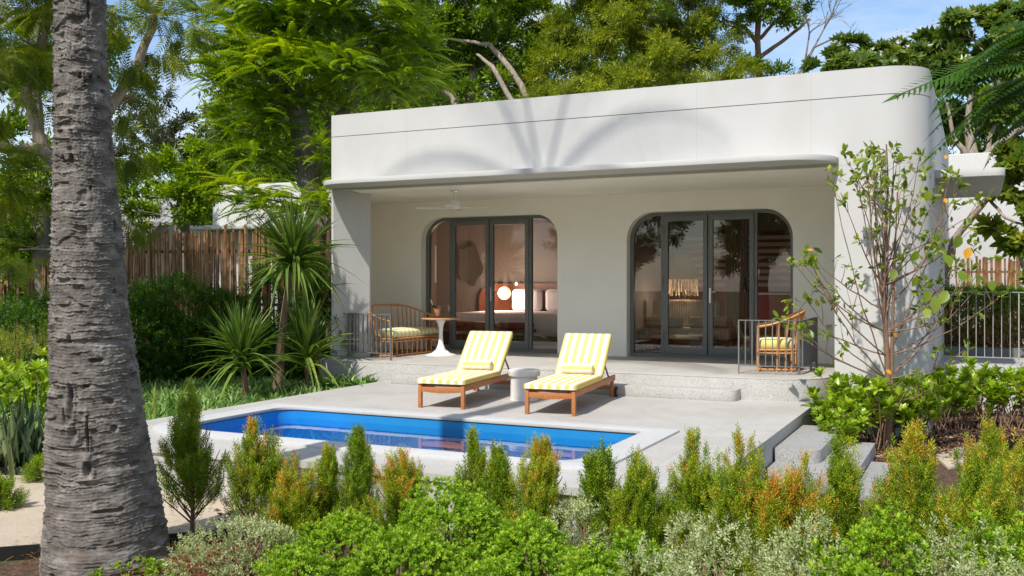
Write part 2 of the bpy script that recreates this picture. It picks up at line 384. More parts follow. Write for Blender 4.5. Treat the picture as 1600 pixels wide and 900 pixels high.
m_wood('bark_pale', (.20, .155, .115), (.42, .35, .28), (4, 4, 1), .9, 5); m_wood('bark_brown', (.10, .055, .035), (.27, .17, .11), (4, 4, 1), .9, 6)
m_wood('bark_grey', (.11, .095, .08), (.28, .25, .21), (3, 3, 1), .9, 5)
m_wood('bark_twig', (.14, .075, .045), (.30, .18, .12), (9, 9, 2), .8, 9)
def m_stripe(name, period, axis='X', duty=.5, yel=(.74, .58, .19), wh=(.76, .73, .66), phase=0.):
    m = bpy.data.materials.new(name); t, b, o = nodes(m); MATS[name] = m
    tc = t.nodes.new('ShaderNodeTexCoord'); sp = t.nodes.new('ShaderNodeSeparateXYZ'); t.links.new(tc.outputs['Object'], sp.inputs[0])
    w = noise(t, 9, 2); v = math_(t, 'ADD', sp.outputs[axis], math_(t, 'MULTIPLY', math_(t, 'SUBTRACT', w, .5), .006))
    f = math_(t, 'LESS_THAN', math_(t, 'FRACT', math_(t, 'ADD', math_(t, 'DIVIDE', v, period), 100+phase)), duty)
    c = mixc(t, f, wh, yel); c = mixc(t, .4, c, ramp(t, noise(t, 4, 4), [(.3, (.88, .86, .80)), (.7, (1, 1, 1))]), 'MULTIPLY')
    t.links.new(c, b.inputs['Base Color']); setp(b, Roughness=.9); b.inputs['Specular IOR Level'].default_value = .15
    bump(t, b, noise(t, 420, 2), .3, .001)
m_stripe('stripe_mattress', .104, 'X', .5, phase=.25); m_stripe('stripe_bolster', .088, 'Z', .5, phase=.02)
m_stripe('stripe_seat', .115, 'X', .5, (.66, .62, .22), (.80, .78, .66)); m_stripe('stripe_daybed', .045, 'X', .35, (.42, .34, .26), (.60, .54, .46))
m_stripe('stripe_daybed_back', .045, 'X', .35, (.42, .34, .26), (.60, .54, .46))
def m_emit(name, col, s):
    m = bpy.data.materials.new(name); t, b, o = nodes(m); MATS[name] = m
    setp(b, Base_Color=(*col, 1)); b.inputs['Emission Color'].default_value = (*col, 1); b.inputs['Emission Strength'].default_value = s
m_emit('lamp_glow', (1.0, .62, .34), .75); m_emit('spot_glow', (1.0, .8, .55), 9)
plain('pink_wall', (.24, .19, .165), .85, var=.02); plain('room_ceiling', (.50, .42, .34), .9, var=.02); plain('room_floor', (.42, .38, .34), .35, var=.08)
plain('linen_white', (.86, .83, .90), .85, var=.03, bumpk=.2, bscale=25); plain('maroon_fabric', (.22, .035, .03), .85, bumpk=.2)
plain('rust_board', (.26, .075, .035), .6, var=.15); plain('pink_fabric', (.62, .21, .19), .9, bumpk=.2); plain('red_panel', (.30, .045, .025), .6, var=.12)
plain('mirror_glass', (.62, .66, .62), .06, 1, var=.01); plain('curtain_cloth', (.36, .27, .22), .9, var=.06); plain('straw', (.62, .48, .28), .85, var=.2, scale=30)
plain('shade_cloth', (.66, .55, .38), .85, var=.05); plain('dark_screen', (.02, .02, .022), .2); plain('bottle_green', (.02, .035, .015), .15); plain('gold_foil', (.75, .50, .18), .3, .8)
plain('rose_metal', (.74, .48, .36), .25, 1, var=.03); plain('label_paper', (.7, .68, .6), .8)
plain('roof_metal', (.30, .29, .285), .7, var=.15, scale=2); plain('roof_tile', (.16, .14, .13), .85, var=.2)
plain('slat_white', (.55, .50, .50), .7); plain('mesh_dish', (.05, .05, .05), .5)

# ================================================================== GROUND, PATHS, DECK
GZ = -.45; TZ = .28
ZS = Vector((0, 0, 0))
MB().plate([(-220, -160), (220, -160), (220, 260), (-220, 260)], [], GZ-.4, GZ, 'XY').build('ground', 'turf_soil')['kind'] = 'structure'
bed = [(-12, 2.0), (6, 1.5), (9, 6), (9, 15.5), (-.9, 15.5), (-1.0, 11), (-1.2, 8.8), (-.6, 6.66), (-5.9, 6.62), (-5.4, 5.7), (-6.2, 4.4), (-8, 3.6), (-12, 3.4)]
MB().plate(bed, [], GZ, GZ+.02, 'XY').build('planting_bed', 'soil')['kind'] = 'structure'
path = [(-13, 3.5), (-8.2, 3.65), (-6.6, 4.35), (-5.75, 5.2), (-5.15, 5.85), (-4.2, 6.15), (-2.8, 6.2), (-2.8, 6.72), (-6.9, 6.78), (-8.1, 6.9), (-9.2, 6.45), (-13, 5.6)]
MB().plate(path, [], GZ+.004, GZ+.035, 'XY').build('path', 'sand_concrete')['kind'] = 'structure'
e = MB()
for P in ([(-13, 3.44), (-8.2, 3.6), (-6.6, 4.30), (-5.72, 5.12), (-5.1, 5.78), (-4.2, 6.08), (-2.8, 6.13)], [(-13, 5.66), (-9.2, 6.51), (-8.2, 6.95)]):
    for a, b in zip(P[:-1], P[1:]): e.bar((a[0], a[1], GZ+.04), (b[0], b[1], GZ+.04), .02, .12)
tag(e.build('edging_strip', 'black_plastic'), 'black edging strip bordering the sandy path by the palm trunk', 'edging')
# pool deck with a hole for the pool
PX0, PX1, PY0, PY1 = -7.55, -3.04, 7.55, 9.42      # inner pool
dk = arc(-7.15, 7.80, 1.1, 180, 270, 12)
deck_o = dk+[(-1.84, 6.70), (-1.84, 13.4), (-8.25, 13.4)]
hole = rrect(-7.85, -2.73, 7.26, 9.72, [.12, .15, .62, .30], 10)
mb = MB().plate(deck_o, [hole[::-1]], -.06, 0, 'XY').build('pool_deck', 'deck_stone', smooth=30); mb['kind'] = 'structure'
dk2 = arc(-7.15, 7.82, 1.09, 180, 270, 12); inner = rrect(-7.70, -2.90, 7.40, 9.58, [.2, .2, .62, .3], 8)
MB().plate(dk2+[(-1.85, 6.73), (-1.85, 13.3), (-8.24, 13.3)], [inner[::-1]], GZ-.05, -.064, 'XY').build('deck_base', 'terrazzo', smooth=30)['kind'] = 'structure'
pool = empty('swimming_pool', (-5.3, 8.5, 0), label='rectangular plunge pool with blue shell and pale stone coping', cat='pool')
off = Vector((5.3, -8.5, 0))
def pl(o): o.location = off; return o
inr = rrect(PX0, PX1, PY0, PY1, [.10, .22, .60, .24], 10)
pl(MB().plate(hole, [inr[::-1]], -.012, .022, 'XY').build('coping', 'coping_stone', pool, bevel=.008))
# shell
sh = MB(); N = len(inr)
out = rrect(PX0-.12, PX1+.12, PY0-.12, PY1+.12, [.2, .3, .66, .3], 10)
sh.plate(out, [inr[::-1]], -1.25, -.014, 'XY'); sh.plate(out, [], -1.32, -1.252, 'XY')
pl(sh.build('shell', 'pool_blue', pool, smooth=35))
st = MB()
st.plate(rrect(PX0+.002, PX0+.95, PY0+.002, PY1-.002, [.35, .22, .6, .35], 8), [], -1.25, -.36, 'XY')
pl(st.build('bench', 'pool_blue', pool, bevel=.03))
st = MB(); st.plate(rrect(PX0+.96, PX0+1.5, PY0+.5, PY1-.002, [.3, .0, .0, .3], 8), [], -1.25, -.62, 'XY'); pl(st.build('step', 'pool_blue', pool, bevel=.03))
tl = MB()
wi = rrect(PX0+.012, PX1-.012, PY0+.012, PY1-.012, [.10, .22, .59, .23], 10)
tl.plate(inr, [rrect(PX0+.006, PX1-.006, PY0+.006, PY1-.006, [.10, .22, .6, .24], 10)[::-1]], -.018, -.010, 'XY')
pl(tl.build('gasket', 'black_plastic', pool))
g = MB().plate(wi, [], -.1055, -.105, 'XY')
wv = MB().add([(p[0], p[1], -.105) for p in wi], [tuple(range(len(wi)))]).build('water', 'pool_water'); wv['kind'] = 'structure'
# terrace and front steps
fr = (-9.36, 12.65)
ter = [(-9.62, 12.95)]+[(-9.55, 12.80), (-9.45, 12.70), (-9.30, 12.65)]+arc(-2.45, 13.35, .70, 270, 360, 10)+[(-1.75, 15.8), (-10.9, 15.8), (-10.9, 15.3)]
MB().plate(ter, [], GZ, TZ-.012, 'XY').build('terrace', 'terrazzo', bevel=.012)['kind'] = 'structure'
MB().plate(ter, [], TZ-.0118, TZ, 'XY').build('terrace_paving', 'deck_stone', bevel=.004)['kind'] = 'structure'
tag(MB().plate(rrect(-7.95, -2.78, 12.35, 12.70, [0, 0, .06, .12], 6), [], .0015, .14, 'XY').build('front_step', 'terrazzo', bevel=.012),
    'long low terrazzo step behind the loungers, up to the terrace', 'step')
# side steps (right of the deck)
def sstep(x0, x1, y0, y1, z, lab, r=.14):
    return tag(MB().plate(rrect(x0, x1, y0, y1, [.02, .02, .02, r], 7), [], GZ, z, 'XY').build('stone_step', 'grey_stone', bevel=.014), lab, 'step', 'stone steps beside the pool deck')
sstep(-1.83, -1.40, 9.85, 11.6, -.13, 'highest rounded grey stone step against the side of the pool deck')
sstep(-1.83, -1.03, 9.45, 11.45, -.26, 'middle rounded grey stone step with a corner beside the mulch bed')
sstep(-1.02, -.62, 9.2, 10.9, -.37, 'lowest flat stone step at the foot of the deck steps', .08)
sp_ = [ground(x, y, GZ+.05) for x, y in ((1459, 711), (1490, 700), (1530, 690), (1548, 698), (1508, 722), (1482, 730))]
tag(MB().plate([(p.x, p.y) for p in sp_], [], GZ, GZ+.05, 'XY').build('stepping_stone', 'sand_concrete', bevel=.012), 'pale irregular stepping stone between mulch and shrubs', 'stepping stone')
# ================================================================== VILLA
villa = empty('villa', (-5, 13, TZ), label='white single storey villa with rounded corner, thin canopy and arched grey glass doors', cat='building')
VO = Vector((5, -13, -TZ))
def vp(o): o.location = VO; return o
RZ = 4.22; JZ = 3.87; SZ = 3.005
def facade_outline(i):           # plan of the upper volume, inset i
    return [(-9.48+i, 13.0+i)]+arc(-1.10, 13.54, .54-i, 270, 360, 14)+[(-.56-i, 22.0-i), (-11.15, 22.0-i), (-11.15, 15.75), (-10.5, 15.5), (-9.48+i, 13.9)]
up = MB()
up.plate(facade_outline(0), [], SZ, JZ-.005, 'XY'); up.plate(facade_outline(0), [], JZ+.005, RZ, 'XY')
vp(up.build('parapet_wall', 'white_render', villa, smooth=30))
vp(MB().plate(facade_outline(.012), [], JZ-.006, JZ+.006, 'XY').build('shadow_gap', 'groove', villa, smooth=30))
# right pier with rounded corner, wraps to the side wall
rp_ = [(-1.66, 13.0)]+arc(-1.10, 13.54, .54, 270, 360, 14)+[(-.56, 22.0), (-.82, 22.0), (-.82, 15.72), (-1.66, 15.72)]
vp(MB().plate(rp_, [], GZ, SZ-.002, 'XY').build('corner_wall', 'white_render', villa, smooth=30))
fin = [(-9.48, 13.0), (-9.45, 13.01), (-9.13, 13.58), (-9.13, 13.62), (-9.28, 13.84), (-9.48, 13.84)]
vp(MB().plate(fin, [], TZ, SZ-.002, 'XY').build('fin_wall', 'white_render', villa, smooth=20))
# soffit ceiling recess is the underside of parapet_wall; lower band
# back wall with openings
WY = 15.40; FYd = 15.60
def doorhole(xl, xr, ytop, xt, Y, rad, grow=0.):
    X0 = onY(xl, 500, Y).x-grow; X1 = onY(xr, 500, Y).x+grow; Zt = onY(xt, ytop, Y).z+grow
    p = [(X0, TZ-.10), (X1, TZ-.10)]+arc(X1-rad, Zt-rad, rad, 0, 90, 10)+arc(X0+rad, Zt-rad, rad, 90, 180, 10)
    return p, X0, X1, Zt
hA, A0, A1, AT = doorhole(658, 871, 337, 770, WY, .42)
hB, B0, B1, BT = doorhole(979, 1239, 328, 1110, WY, .46)
print('OPENINGS', A0, A1, AT, B0, B1, BT)
nx0, nx1, nz0, nz1 = -2.09, -1.99, .66, .87
nich = [(nx0, nz0), (nx1, nz0), (nx1, nz1), (nx0, nz1)]
ow = [(-10.6, TZ-.12), (-1.665, TZ-.12), (-1.665, 3.30), (-10.6, 3.30)]
def clip_low(h): return [(p[0], max(p[1], TZ-.10)) for p in h]
vp(MB().plate(ow, [hA, hB, nich], WY, WY+.24, 'XZ').build('back_wall', 'shade_lifted_render', villa, smooth=25))
vp(MB().box(nx0-.02, nx1+.02, WY+.12, WY+.16, nz0-.02, nz1+.02).build('niche', 'shade_lifted_render', villa))
vp(MB().plate([(-9.30, 13.838), (-9.478, 13.838), (-10.62, 15.45), (-10.44, 15.45)], [], TZ, 3.015, 'XY').build('side_wall', 'shade_lifted_render', villa))
vp(MB().plate([(-9.10, 13.03), (-1.67, 13.03), (-1.67, 15.39), (-10.4, 15.39), (-9.32, 13.80)], [], 2.99, 3.0, 'XY').build('soffit', 'shade_lifted_render', villa))  # panel added so the soffit's shade takes the lightened colour too
# canopy: thin slab with rounded ends
can = arc(-8.86, 13.00, .62, 180, 270, 12)+arc(-2.25, 13.02, .64, 270, 360, 12)+[(-1.61, 13.30), (-9.48, 13.30)]
can = [(max(x, -9.478), y) for x, y in can]
c1 = MB().plate(can, [], TZ+2.755, TZ+2.83, 'XY')
vp(c1.build('canopy', 'white_render', villa, bevel=.012))
# side canopy
vp(MB().plate(rrect(-.558, .33, 14.9, 18.6, [.05, 0, 0, .14], 8), [], TZ+2.70, TZ+2.81, 'XY').build('side_canopy', 'white_render', villa, bevel=.02))
# door sets
def doorset(hole, X0, X1, ZT, rad, px, ptop, pbot, lab):
    """px: photo x of the uprights' edges"""
    Y = FYd; q = lambda x: onY(x, 500, Y+.02).x
    ds = MB(); th = .065
    outer = [(X0-.05, TZ+.001), (X1+.05, TZ+.001)]+arc(X1-rad, ZT-rad, rad+.05, 0, 90, 10)+arc(X0+rad, ZT-rad, rad+.05, 90, 180, 10)
    i0, i1, iz = X0+th, X1-th, ZT-.055
    rr = rad-.055
    inner = [(i0, TZ+.055), (i1, TZ+.055)]+arc(i1-rr, iz-rr, rr, 0, 90, 10)+arc(i0+rr, iz-rr, rr, 90, 180, 10)
    ds.plate(outer, [inner[::-1]], Y-.03, Y+.06, 'XZ')
    mL, mR = q(px[0]), q(px[5])
    for a, b in ((mL, mL+.045), (mR-.045, mR)): ds.box(a, b, Y-.026, Y+.056, TZ+.05, iz+.01)
    f = vp(ds.build('door_frame', 'frame_grey', villa, smooth=25))
    # sidelights
    gl = []
    for a, b, side in ((i0, mL, 0), (mR, i1, 1)):
        if side == 0: pg = [(a, TZ+.055), (b, TZ+.055), (b, iz)]+arc(a+rr, iz-rr, rr, 90, 180, 8)
        else: pg = [(a, TZ+.055), (b, TZ+.055)]+arc(b-rr, iz-rr, rr, 0, 90, 8)+[(a, iz)]
        o = MB().plate(pg, [], Y+.008, Y+.012, 'XZ').build('side_pane', 'door_glass', f)
    # two leaves
    mid = (mL+.045+mR-.045)/2; h0, h1 = TZ+.05, iz+.004
    for a, b, s in ((mL+.045, mid-.004, 0), (mid+.004, mR-.045, 1)):
        lf = MB(); w = .075
        lf.plate([(a+.004, h0), (b-.004, h0), (b-.004, h1), (a+.004, h1)], [[(a+w, h0+.13), (a+w, h1-.10), (b-w, h1-.10), (b-w, h0+.13)]], Y-.045, Y+.02, 'XZ')
        d = vp(lf.build('door', 'frame_grey', villa, bevel=.003))
        MB().box(a+w, b-w, Y-.006, Y-.002, h0+.13, h1-.10).build('pane', 'door_glass', d)
        if s == 1:
            hx = a+.035; hd = MB(); hd.box(hx-.015, hx+.015, Y-.056, Y-.046, 1.18, 1.42); hd.tube([(hx, Y-.05, 1.36), (hx, Y-.09, 1.36), (hx+.10, Y-.092, 1.36)], .009, 8)
            hd.build('handle', 'chrome', d, smooth=40)
        for z in (h0+.25, (h0+h1)/2, h1-.3):
            MB().tube([((a if s == 0 else b), Y-.055, z), ((a if s == 0 else b), Y-.055, z+.1)], .011, 8).build('hinge', 'frame_grey', d, smooth=40)
    return f
doorset(hA, A0, A1, AT, .42, (704, 0, 0, 0, 0, 832), 349, 537, '')
doorset(hB, B0, B1, BT, .46, (1034, 0, 0, 0, 0, 1184), 341, 550, '')
# rooms behind the glass
rm = MB(); x0, x1, y1, zc = -11.5, -.9, 19.9, 2.95; xm = -5.75
rm.box(x0, x1, y1, y1+.1, TZ, zc); rm.box(x0-.05, x0, 15.65, y1, TZ, zc); rm.box(x1, x1+.05, 15.75, y1, TZ, zc); rm.box(xm-.08, xm, 15.66, y1-.002, TZ, zc)
vp(rm.build('room_wall', 'pink_wall', villa)); vp(MB().box(x0, x1, 15.65, y1+.05, TZ-.05, TZ+.002).build('room_floor', 'room_floor', villa))
vp(MB().box(x0, x1, 15.66, y1, zc, zc+.05).build('room_ceiling', 'room_ceiling', villa))
# ceiling fan under the canopy
fx = deep(710, 300, 15.55); fan = empty('ceiling_fan', (fx.x, fx.y, SZ-.01), label='white ceiling fan hanging under the canopy before the bedroom doors', cat='fan')
MB().lathe([(.07, 0), (.065, -.03), (.02, -.04), (.012, -.05), (.012, -.17)], 20).build('rod', 'white_lacquer', fan, smooth=40)
MB().lathe([(.02, -.17), (.07, -.18), (.085, -.20), (.085, -.29), (.06, -.31), (0, -.315)], 24).build('motor', 'white_lacquer', fan, smooth=40)
for k in range(4):
    a = k*PI/2+.35; M = Matrix.Rotation(a, 4, 'Z') @ Matrix.Translation((0, 0, -.295)) @ Matrix.Rotation(.17, 4, 'X')
    MB().box(.08, .62, -.05, .05, -.003, .003, M).build('blade', 'white_lacquer', fan)
# ================================================================== LOUNGERS
def make_lounger(label):
    t = empty('sun_lounger', label=label, cat='sun lounger', group='sun loungers by the pool')
    w, L_, zr = .60, 2.02, .285
    for s in (-1, 1):
        MB().box(*sorted((s*(w/2-.045), s*w/2)), .0, .05, 0, zr).build('leg', 'teak', t, bevel=.006)
        MB().box(*sorted((s*(w/2-.045), s*w/2)), L_-.10, L_-.05, 0, zr-.02).build('leg', 'teak', t, bevel=.005)
        MB().box(*sorted((s*(w/2-.04), s*(w/2-.006))), .052, L_+.06, zr-.075, zr).build('side_rail', 'teak', t, bevel=.006)
        c = MB(); c.tube([(s*(w/2+.008), L_-.02, .068), (s*(w/2+.040), L_-.02, .068)], .066, 24)
        wh = c.build('wheel', 'rubber', t, smooth=40)
        MB().tube([(s*(w/2+.009), L_-.02, .068), (s*(w/2+.043), L_-.02, .068)], .045, 24).build('hub', 'teak', wh, smooth=40)
    fr_ = MB()
    n = 10; pts = [(-w/2+.04+(w-.08)*i/n, .20-.018*math.sin(PI*i/n)) for i in range(n+1)]
    fr_.plate([(x, z) for x, z in pts]+[(w/2-.04, zr-.03), (-w/2+.04, zr-.03)], [], .008, .034, 'XZ')
    fr_.build('front_rail', 'teak', t, bevel=.004)
    MB().box(-w/2+.05, w/2-.05, L_-.09, L_-.06, .10, .15).build('rear_rail', 'teak', t)
    sl_ = MB()
    for i in range(11): y = .08+i*.118; sl_.box(-w/2+.042, w/2-.042, y, y+.065, zr-.03, zr-.008)
    s1 = sl_.build('slat_base', 'teak', t)
    HY, HZ, ang = 1.30, zr+.005, math.radians(44)
    R_ = Matrix.Translation((0, HY, HZ)) @ Matrix.Rotation(ang, 4, 'X')
    bb = MB()
    for s in (-1, 1): bb.box(*sorted((s*.20, s*.235)), 0, .66, -.03, -.002, R_)
    for i in range(5): bb.box(-.235, .235, .05+i*.13, .11+i*.13, -.001, .012, R_)
    bb.build('back_frame', 'teak', t)
    MB().bar(tuple(R_ @ Vector((.22, .42, -.03))), (.27, HY+.52, zr-.04), .016).build('back_strut', 'frame_grey', t)
    def cushion(y0, y1, M, name):
        x0, x1, th = -w/2-.012, w/2+.012, .075
        me = bpy.data.meshes.new(name); bm = bmesh.new(); bmesh.ops.create_cube(bm, size=1)
        bmesh.ops.subdivide_edges(bm, edges=bm.edges, cuts=14, use_grid_fill=True)
        for v in bm.verts:
            u, vv, q = v.co.x*2, v.co.y*2, v.co.z*2
            e = (max(0, abs(u)-.80)/.2)**2; e2 = (max(0, abs(vv)-.9)/.1)**2
            puff = 1-.30*max(e, e2)
            if q > 0: puff += .10*math.cos(u*1.5)*math.cos(vv*1.4)+.025*math.sin(vv*17+u*3)
            rr = .988 if abs(u) > .9 and abs(vv) > .93 else 1
            v.co = M @ Vector(((x0+x1)/2+u*rr*(x1-x0)/2, (y0+y1)/2+vv*rr*(y1-y0)/2, th/2+q*th/2*puff))
        bmesh.ops.recalc_face_normals(bm, faces=bm.faces)
        bm.to_mesh(me); bm.free(); me.polygons.foreach_set('use_smooth', [True]*len(me.polygons))
        return me
    m1 = link('mattress', cushion(-.02, HY+.0, Matrix.Translation((0, 0, zr)), 'mattress'), 'stripe_mattress', t)
    m2 = link('back_cushion', cushion(.0, .72, R_ @ Matrix.Translation((0, 0, .014)), 'back_cushion'), 'stripe_mattress', t)
    return t
def at_base(o, x, y, z, rz): o.location = (x, y, z); o.rotation_euler = (0, 0, rz)
l1 = make_lounger('wooden lounger with yellow striped mattress, the one nearer the rattan loveseat')
rz = math.radians(6.8); at_base(l1, -5.82, 10.17, .0, rz)
l2 = copy_tree(l1); at_base(l2, -4.41, 10.20, .0, rz)
l2['label'] = 'wooden lounger with yellow striped mattress, right of the white ceramic side table'
def bolster(l, label):
    t = MB(); n = 12
    t.tube([(-.20, 0, 0), (-.196, 0, 0), (-.18, 0, 0), (.18, 0, 0), (.196, 0, 0), (.20, 0, 0)], [.035, .056, .066, .066, .056, .035], 28)
    o = t.build('bolster_pillow', 'stripe_bolster', smooth=50)
    p = Matrix.Translation(l.location) @ Matrix.Rotation(rz, 4, 'Z') @ Vector((0, 1.245, .425)); o.location = p; o.rotation_euler = (0, 0, rz)
    tag(o, label, 'pillow', 'striped bolster pillows on the loungers'); return o
bolster(l1, 'yellow and white bolster on the lounger nearer the rattan loveseat')
bolster(l2, 'yellow and white bolster on the lounger right of the ceramic table')
tt = empty('side_table', (-5.27, 11.36, 0), label='white ceramic drum side table between the two loungers', cat='side table')
MB().lathe([(.185, 0), (.19, .01), (.178, .02), (.172, .29), (.168, .31), (.20, .318), (.205, .33), (.205, .385), (.195, .395), (0, .396)], 48).build('drum', 'white_ceramic', tt, smooth=35)
# ================================================================== RATTAN SEATS
def rattan(name, label, cat, W_, D_, backh, armh, group=None, cush_n=1):
    """faces -Y; W_ wide, D_ deep, base at z 0"""
    t = empty(name, label=label, cat=cat, group=group)
    def plan(u, flare=0.):      # u 0..1 from front of left arm round the back to the front of right arm
        w, d = W_/2+flare, D_+flare
        a = PI*u
        x = -w*math.copysign(abs(math.cos(a))**.55, math.cos(a)); y = -D_/2+d*(abs(math.sin(a))**.55)
        return x, y
    def topz(u): return armh+(backh-armh)*(math.sin(PI*u)**.8)
    N_ = 40
    rail = [(*plan(i/N_, .07), topz(i/N_)) for i in range(N_+1)]
    MB().tube(rail, .017, 10).build('top_rail', 'rattan', t, smooth=50)
    seatz = .30
    for z, nm, r_ in ((seatz, 'seat_ring', .015), (seatz-.045, 'lower_ring', .012), (.03, 'base_ring', .014)):
        ring = [(*plan(i/N_), z) for i in range(N_+1)]
        mb = MB().tube(ring, r_, 8).tube([ring[0], ring[-1]], r_, 8); mb.build(nm, 'rattan', t, smooth=50)
    sp = max(8, int(round((W_+2*D_)/.14)))
    for i in range(sp+1):
        u = i/sp; 
        MB().tube([(*plan(u, .0), seatz), (*plan(u, .03), (seatz+topz(u))/2), (*plan(u, .068), topz(u))], .0125 if 0 < i < sp else .016, 7).build('spindle', 'rattan', t, smooth=50)
        MB().tube([(*plan(u), .0), (*plan(u), seatz)], .012 if 0 < i < sp else .017, 7).build('stile', 'rattan', t, smooth=50)
    nf = max(3, int(W_/.13))
    for i in range(1, nf):
        x = -W_/2+W_*i/nf; MB().tube([(x, -D_/2, .03), (x, -D_/2, seatz-.045)], .010, 6).build('stile', 'rattan', t, smooth=50)
    # seat deck and cushion
    deckp = [plan(i/N_, -.02) for i in range(N_+1)]
    MB().plate(deckp, [], seatz-.012, seatz+.004, 'XY').build('seat_deck', 'rattan', t)
    me = bpy.data.meshes.new('cushion'); bm = bmesh.new(); rings = []
    prof = [(0.90, .0), (.965, .02), (.985, .06), (.965, .10), (.90, .128), (.6, .145), (.2, .150)]
    cx, cy = 0, -.0
    for k, z in prof:
        rings.append([bm.verts.new((p[0]*k, (p[1]-.04)*k+.04, seatz+.006+z)) for p in [plan(i/N_, -.035) for i in range(N_+1)]])
    for a, b in zip(rings[:-1], rings[1:]):
        for i in range(len(a)): j = (i+1) % len(a); bm.faces.new((a[i], a[j], b[j], b[i]))
    bm.faces.new(rings[-1]); bm.faces.new(rings[0][::-1]); bmesh.ops.recalc_face_normals(bm, faces=bm.faces)
    bm.to_mesh(me); bm.free(); me.polygons.foreach_set('use_smooth', [True]*len(me.polygons)); me.set_sharp_from_angle(angle=1.0)
    link('cushion', me, 'stripe_seat', t)
    return t
sofa = rattan('rattan_loveseat', 'curved rattan loveseat with striped cushion beside the white tulip table', 'loveseat', 1.42, .62, .84, .60)
at_base(sofa, -8.93, 14.27, TZ, math.radians(90-4))
chair = rattan('rattan_armchair', 'round rattan armchair with striped cushion behind the right terrace railing', 'armchair', .64, .56, .84, .62)
at_base(chair, -2.55, 14.02, TZ, math.radians(-78))
# ================================================================== TULIP TABLE and what stands on it
tx, ty = -8.20, 14.33
tu = empty('tulip_table', (tx, ty, TZ), label='white tulip table with round wooden top beside the loveseat', cat='table')
MB().lathe([(.27, 0), (.272, .006), (.24, .018), (.15, .045), (.08, .10), (.045, .20), (.033, .32), (.036, .42), (.05, .52), (.085, .59), (.09, .602), (0, .603)], 48).build('pedestal', 'white_lacquer', tu, smooth=50)
MB().lathe([(0, .604), (.31, .604), (.33, .612), (.335, .622), (.325, .634), (0, .635)], 56).build('table_top', 'table_top_wood', tu, smooth=40)
zt = TZ+.636
bk = empty('ice_bucket', (tx-.04, ty-.02, zt), label='rose metal ice bucket with fluted rim on the tulip table', cat='ice bucket')
mb = MB().lathe([(.0, 0), (.055, 0), (.058, .01), (.07, .09), (.08, .14), (.10, .165), (.098, .168), (.078, .145), (.062, .02), (0, .018)], 32)
mb.v = [(x*(1+.10*math.sin(8*math.atan2(y, x))*max(0, (z-.1)/.07)), y*(1+.10*math.sin(8*math.atan2(y, x))*max(0, (z-.1)/.07)), z) for x, y, z in mb.v]
mb.build('pail', 'rose_metal', bk, smooth=50)
bo = empty('champagne_bottle', (tx-.045, ty-.02, zt+.035), label='champagne bottle with gold foil neck leaning in the ice bucket', cat='bottle'); bo.rotation_euler = (.12, -.42, 0)
MB().lathe([(0, 0), (.036, .003), (.038, .02), (.038, .13), (.03, .17), (.017, .20)], 24).build('bottle_body', 'bottle_green', bo, smooth=50)
MB().lathe([(.0175, .20), (.0155, .255), (.018, .258), (.018, .285), (.012, .295), (0, .296)], 20).build('foil', 'gold_foil', bo, smooth=50)
for dx, dy, lab in ((.16, -.02, 'stemmed wine glass standing alone right of the ice bucket'), (.045, -.10, 'stemmed wine glass standing close in front of the ice bucket')):
    MB().lathe([(0, .0), (.033, .001), (.032, .004), (.006, .010), (.0045, .08), (.010, .095), (.03, .115), (.039, .15), (.036, .185), (.029, .215), (.0275, .215), (.0345, .185), (.0375, .15), (.029, .118), (0, .098)], 28).build('wine_glass', 'clear_glass', smooth=60, loc=(tx+dx, ty+dy, zt))
    tag(bpy.data.objects['wine_glass' if dx > .1 else 'wine_glass.001'], lab, 'wine glass', 'glasses on the tulip table')
# ================================================================== RAILINGS
def railing(name, label, pts, z0, h, mat, bw=(.012, .035), gap=.085, arcs=None, base=.11, wide=True, cat='railing'):
    t = empty(name, (pts[0][0], pts[0][1], z0), label=label, cat=cat); O = Vector((pts[0][0], pts[0][1], 0))
    P = [Vector((p[0], p[1], 0))-O for p in pts]
    S = [0]
    for a, b in zip(P[:-1], P[1:]): S.append(S[-1]+(b-a).length)
    def at(s):
        for i in range(len(P)-1):
            if s <= S[i+1]+1e-6:
                k = (s-S[i])/(S[i+1]-S[i]); return P[i].lerp(P[i+1], k), (P[i+1]-P[i]).normalized()
        return P[-1], (P[-1]-P[-2]).normalized()
    for nm, z, hh in (('top_rail', h-.006, .012), ('bottom_rail', base, .012)):
        m = MB()
        for a, b in zip(P[:-1], P[1:]):
            d = (b-a).normalized()*.008; m.bar(a+Vector((0, 0, z))-d, b+Vector((0, 0, z))+d, .036, hh)
        m.build(nm, mat, t)
    n = int(S[-1]/gap)
    for i in range(n+1):
        p, d = at(S[-1]*i/n); post = i in (0, n) or (i % 9 == 0)
        z0_ = 0 if post else base
        m = MB(); m.bar(p+Vector((0, 0, z0_)), p+Vector((0, 0, h-.012)), bw[0] if not post else .018, bw[1], up=tuple(d.cross(Vector((0, 0, 1))))); m.build('post' if post else 'baluster', mat, t)
    return t
railing('terrace_railing', 'grey flat bar railing round the terrace corner before the rattan loveseat', [(-8.37, 13.04), (-9.10, 13.04)]+[(x, y) for x, y in arc(-9.10, 13.20, .16, 270, 180, 4)][1:]+[(-9.25, 13.62)], TZ, .73, 'rail_grey')
railing('terrace_railing', 'grey flat bar railing round the terrace corner before the rattan armchair', [(-2.93, 13.22), (-2.36, 13.28)]+[(x, y) for x, y in arc(-2.34, 13.50, .21, 270, 360, 5)][1:]+[(-2.13, 14.7)], TZ, .73, 'rail_grey')
railing('walkway_railing', 'long pale railing with thin bars on the white wall right of the villa', [(-.50, 16.55), (3.8, 16.55)], TZ, 1.09, 'rail_pale', (.011, .014), .115, base=.09)
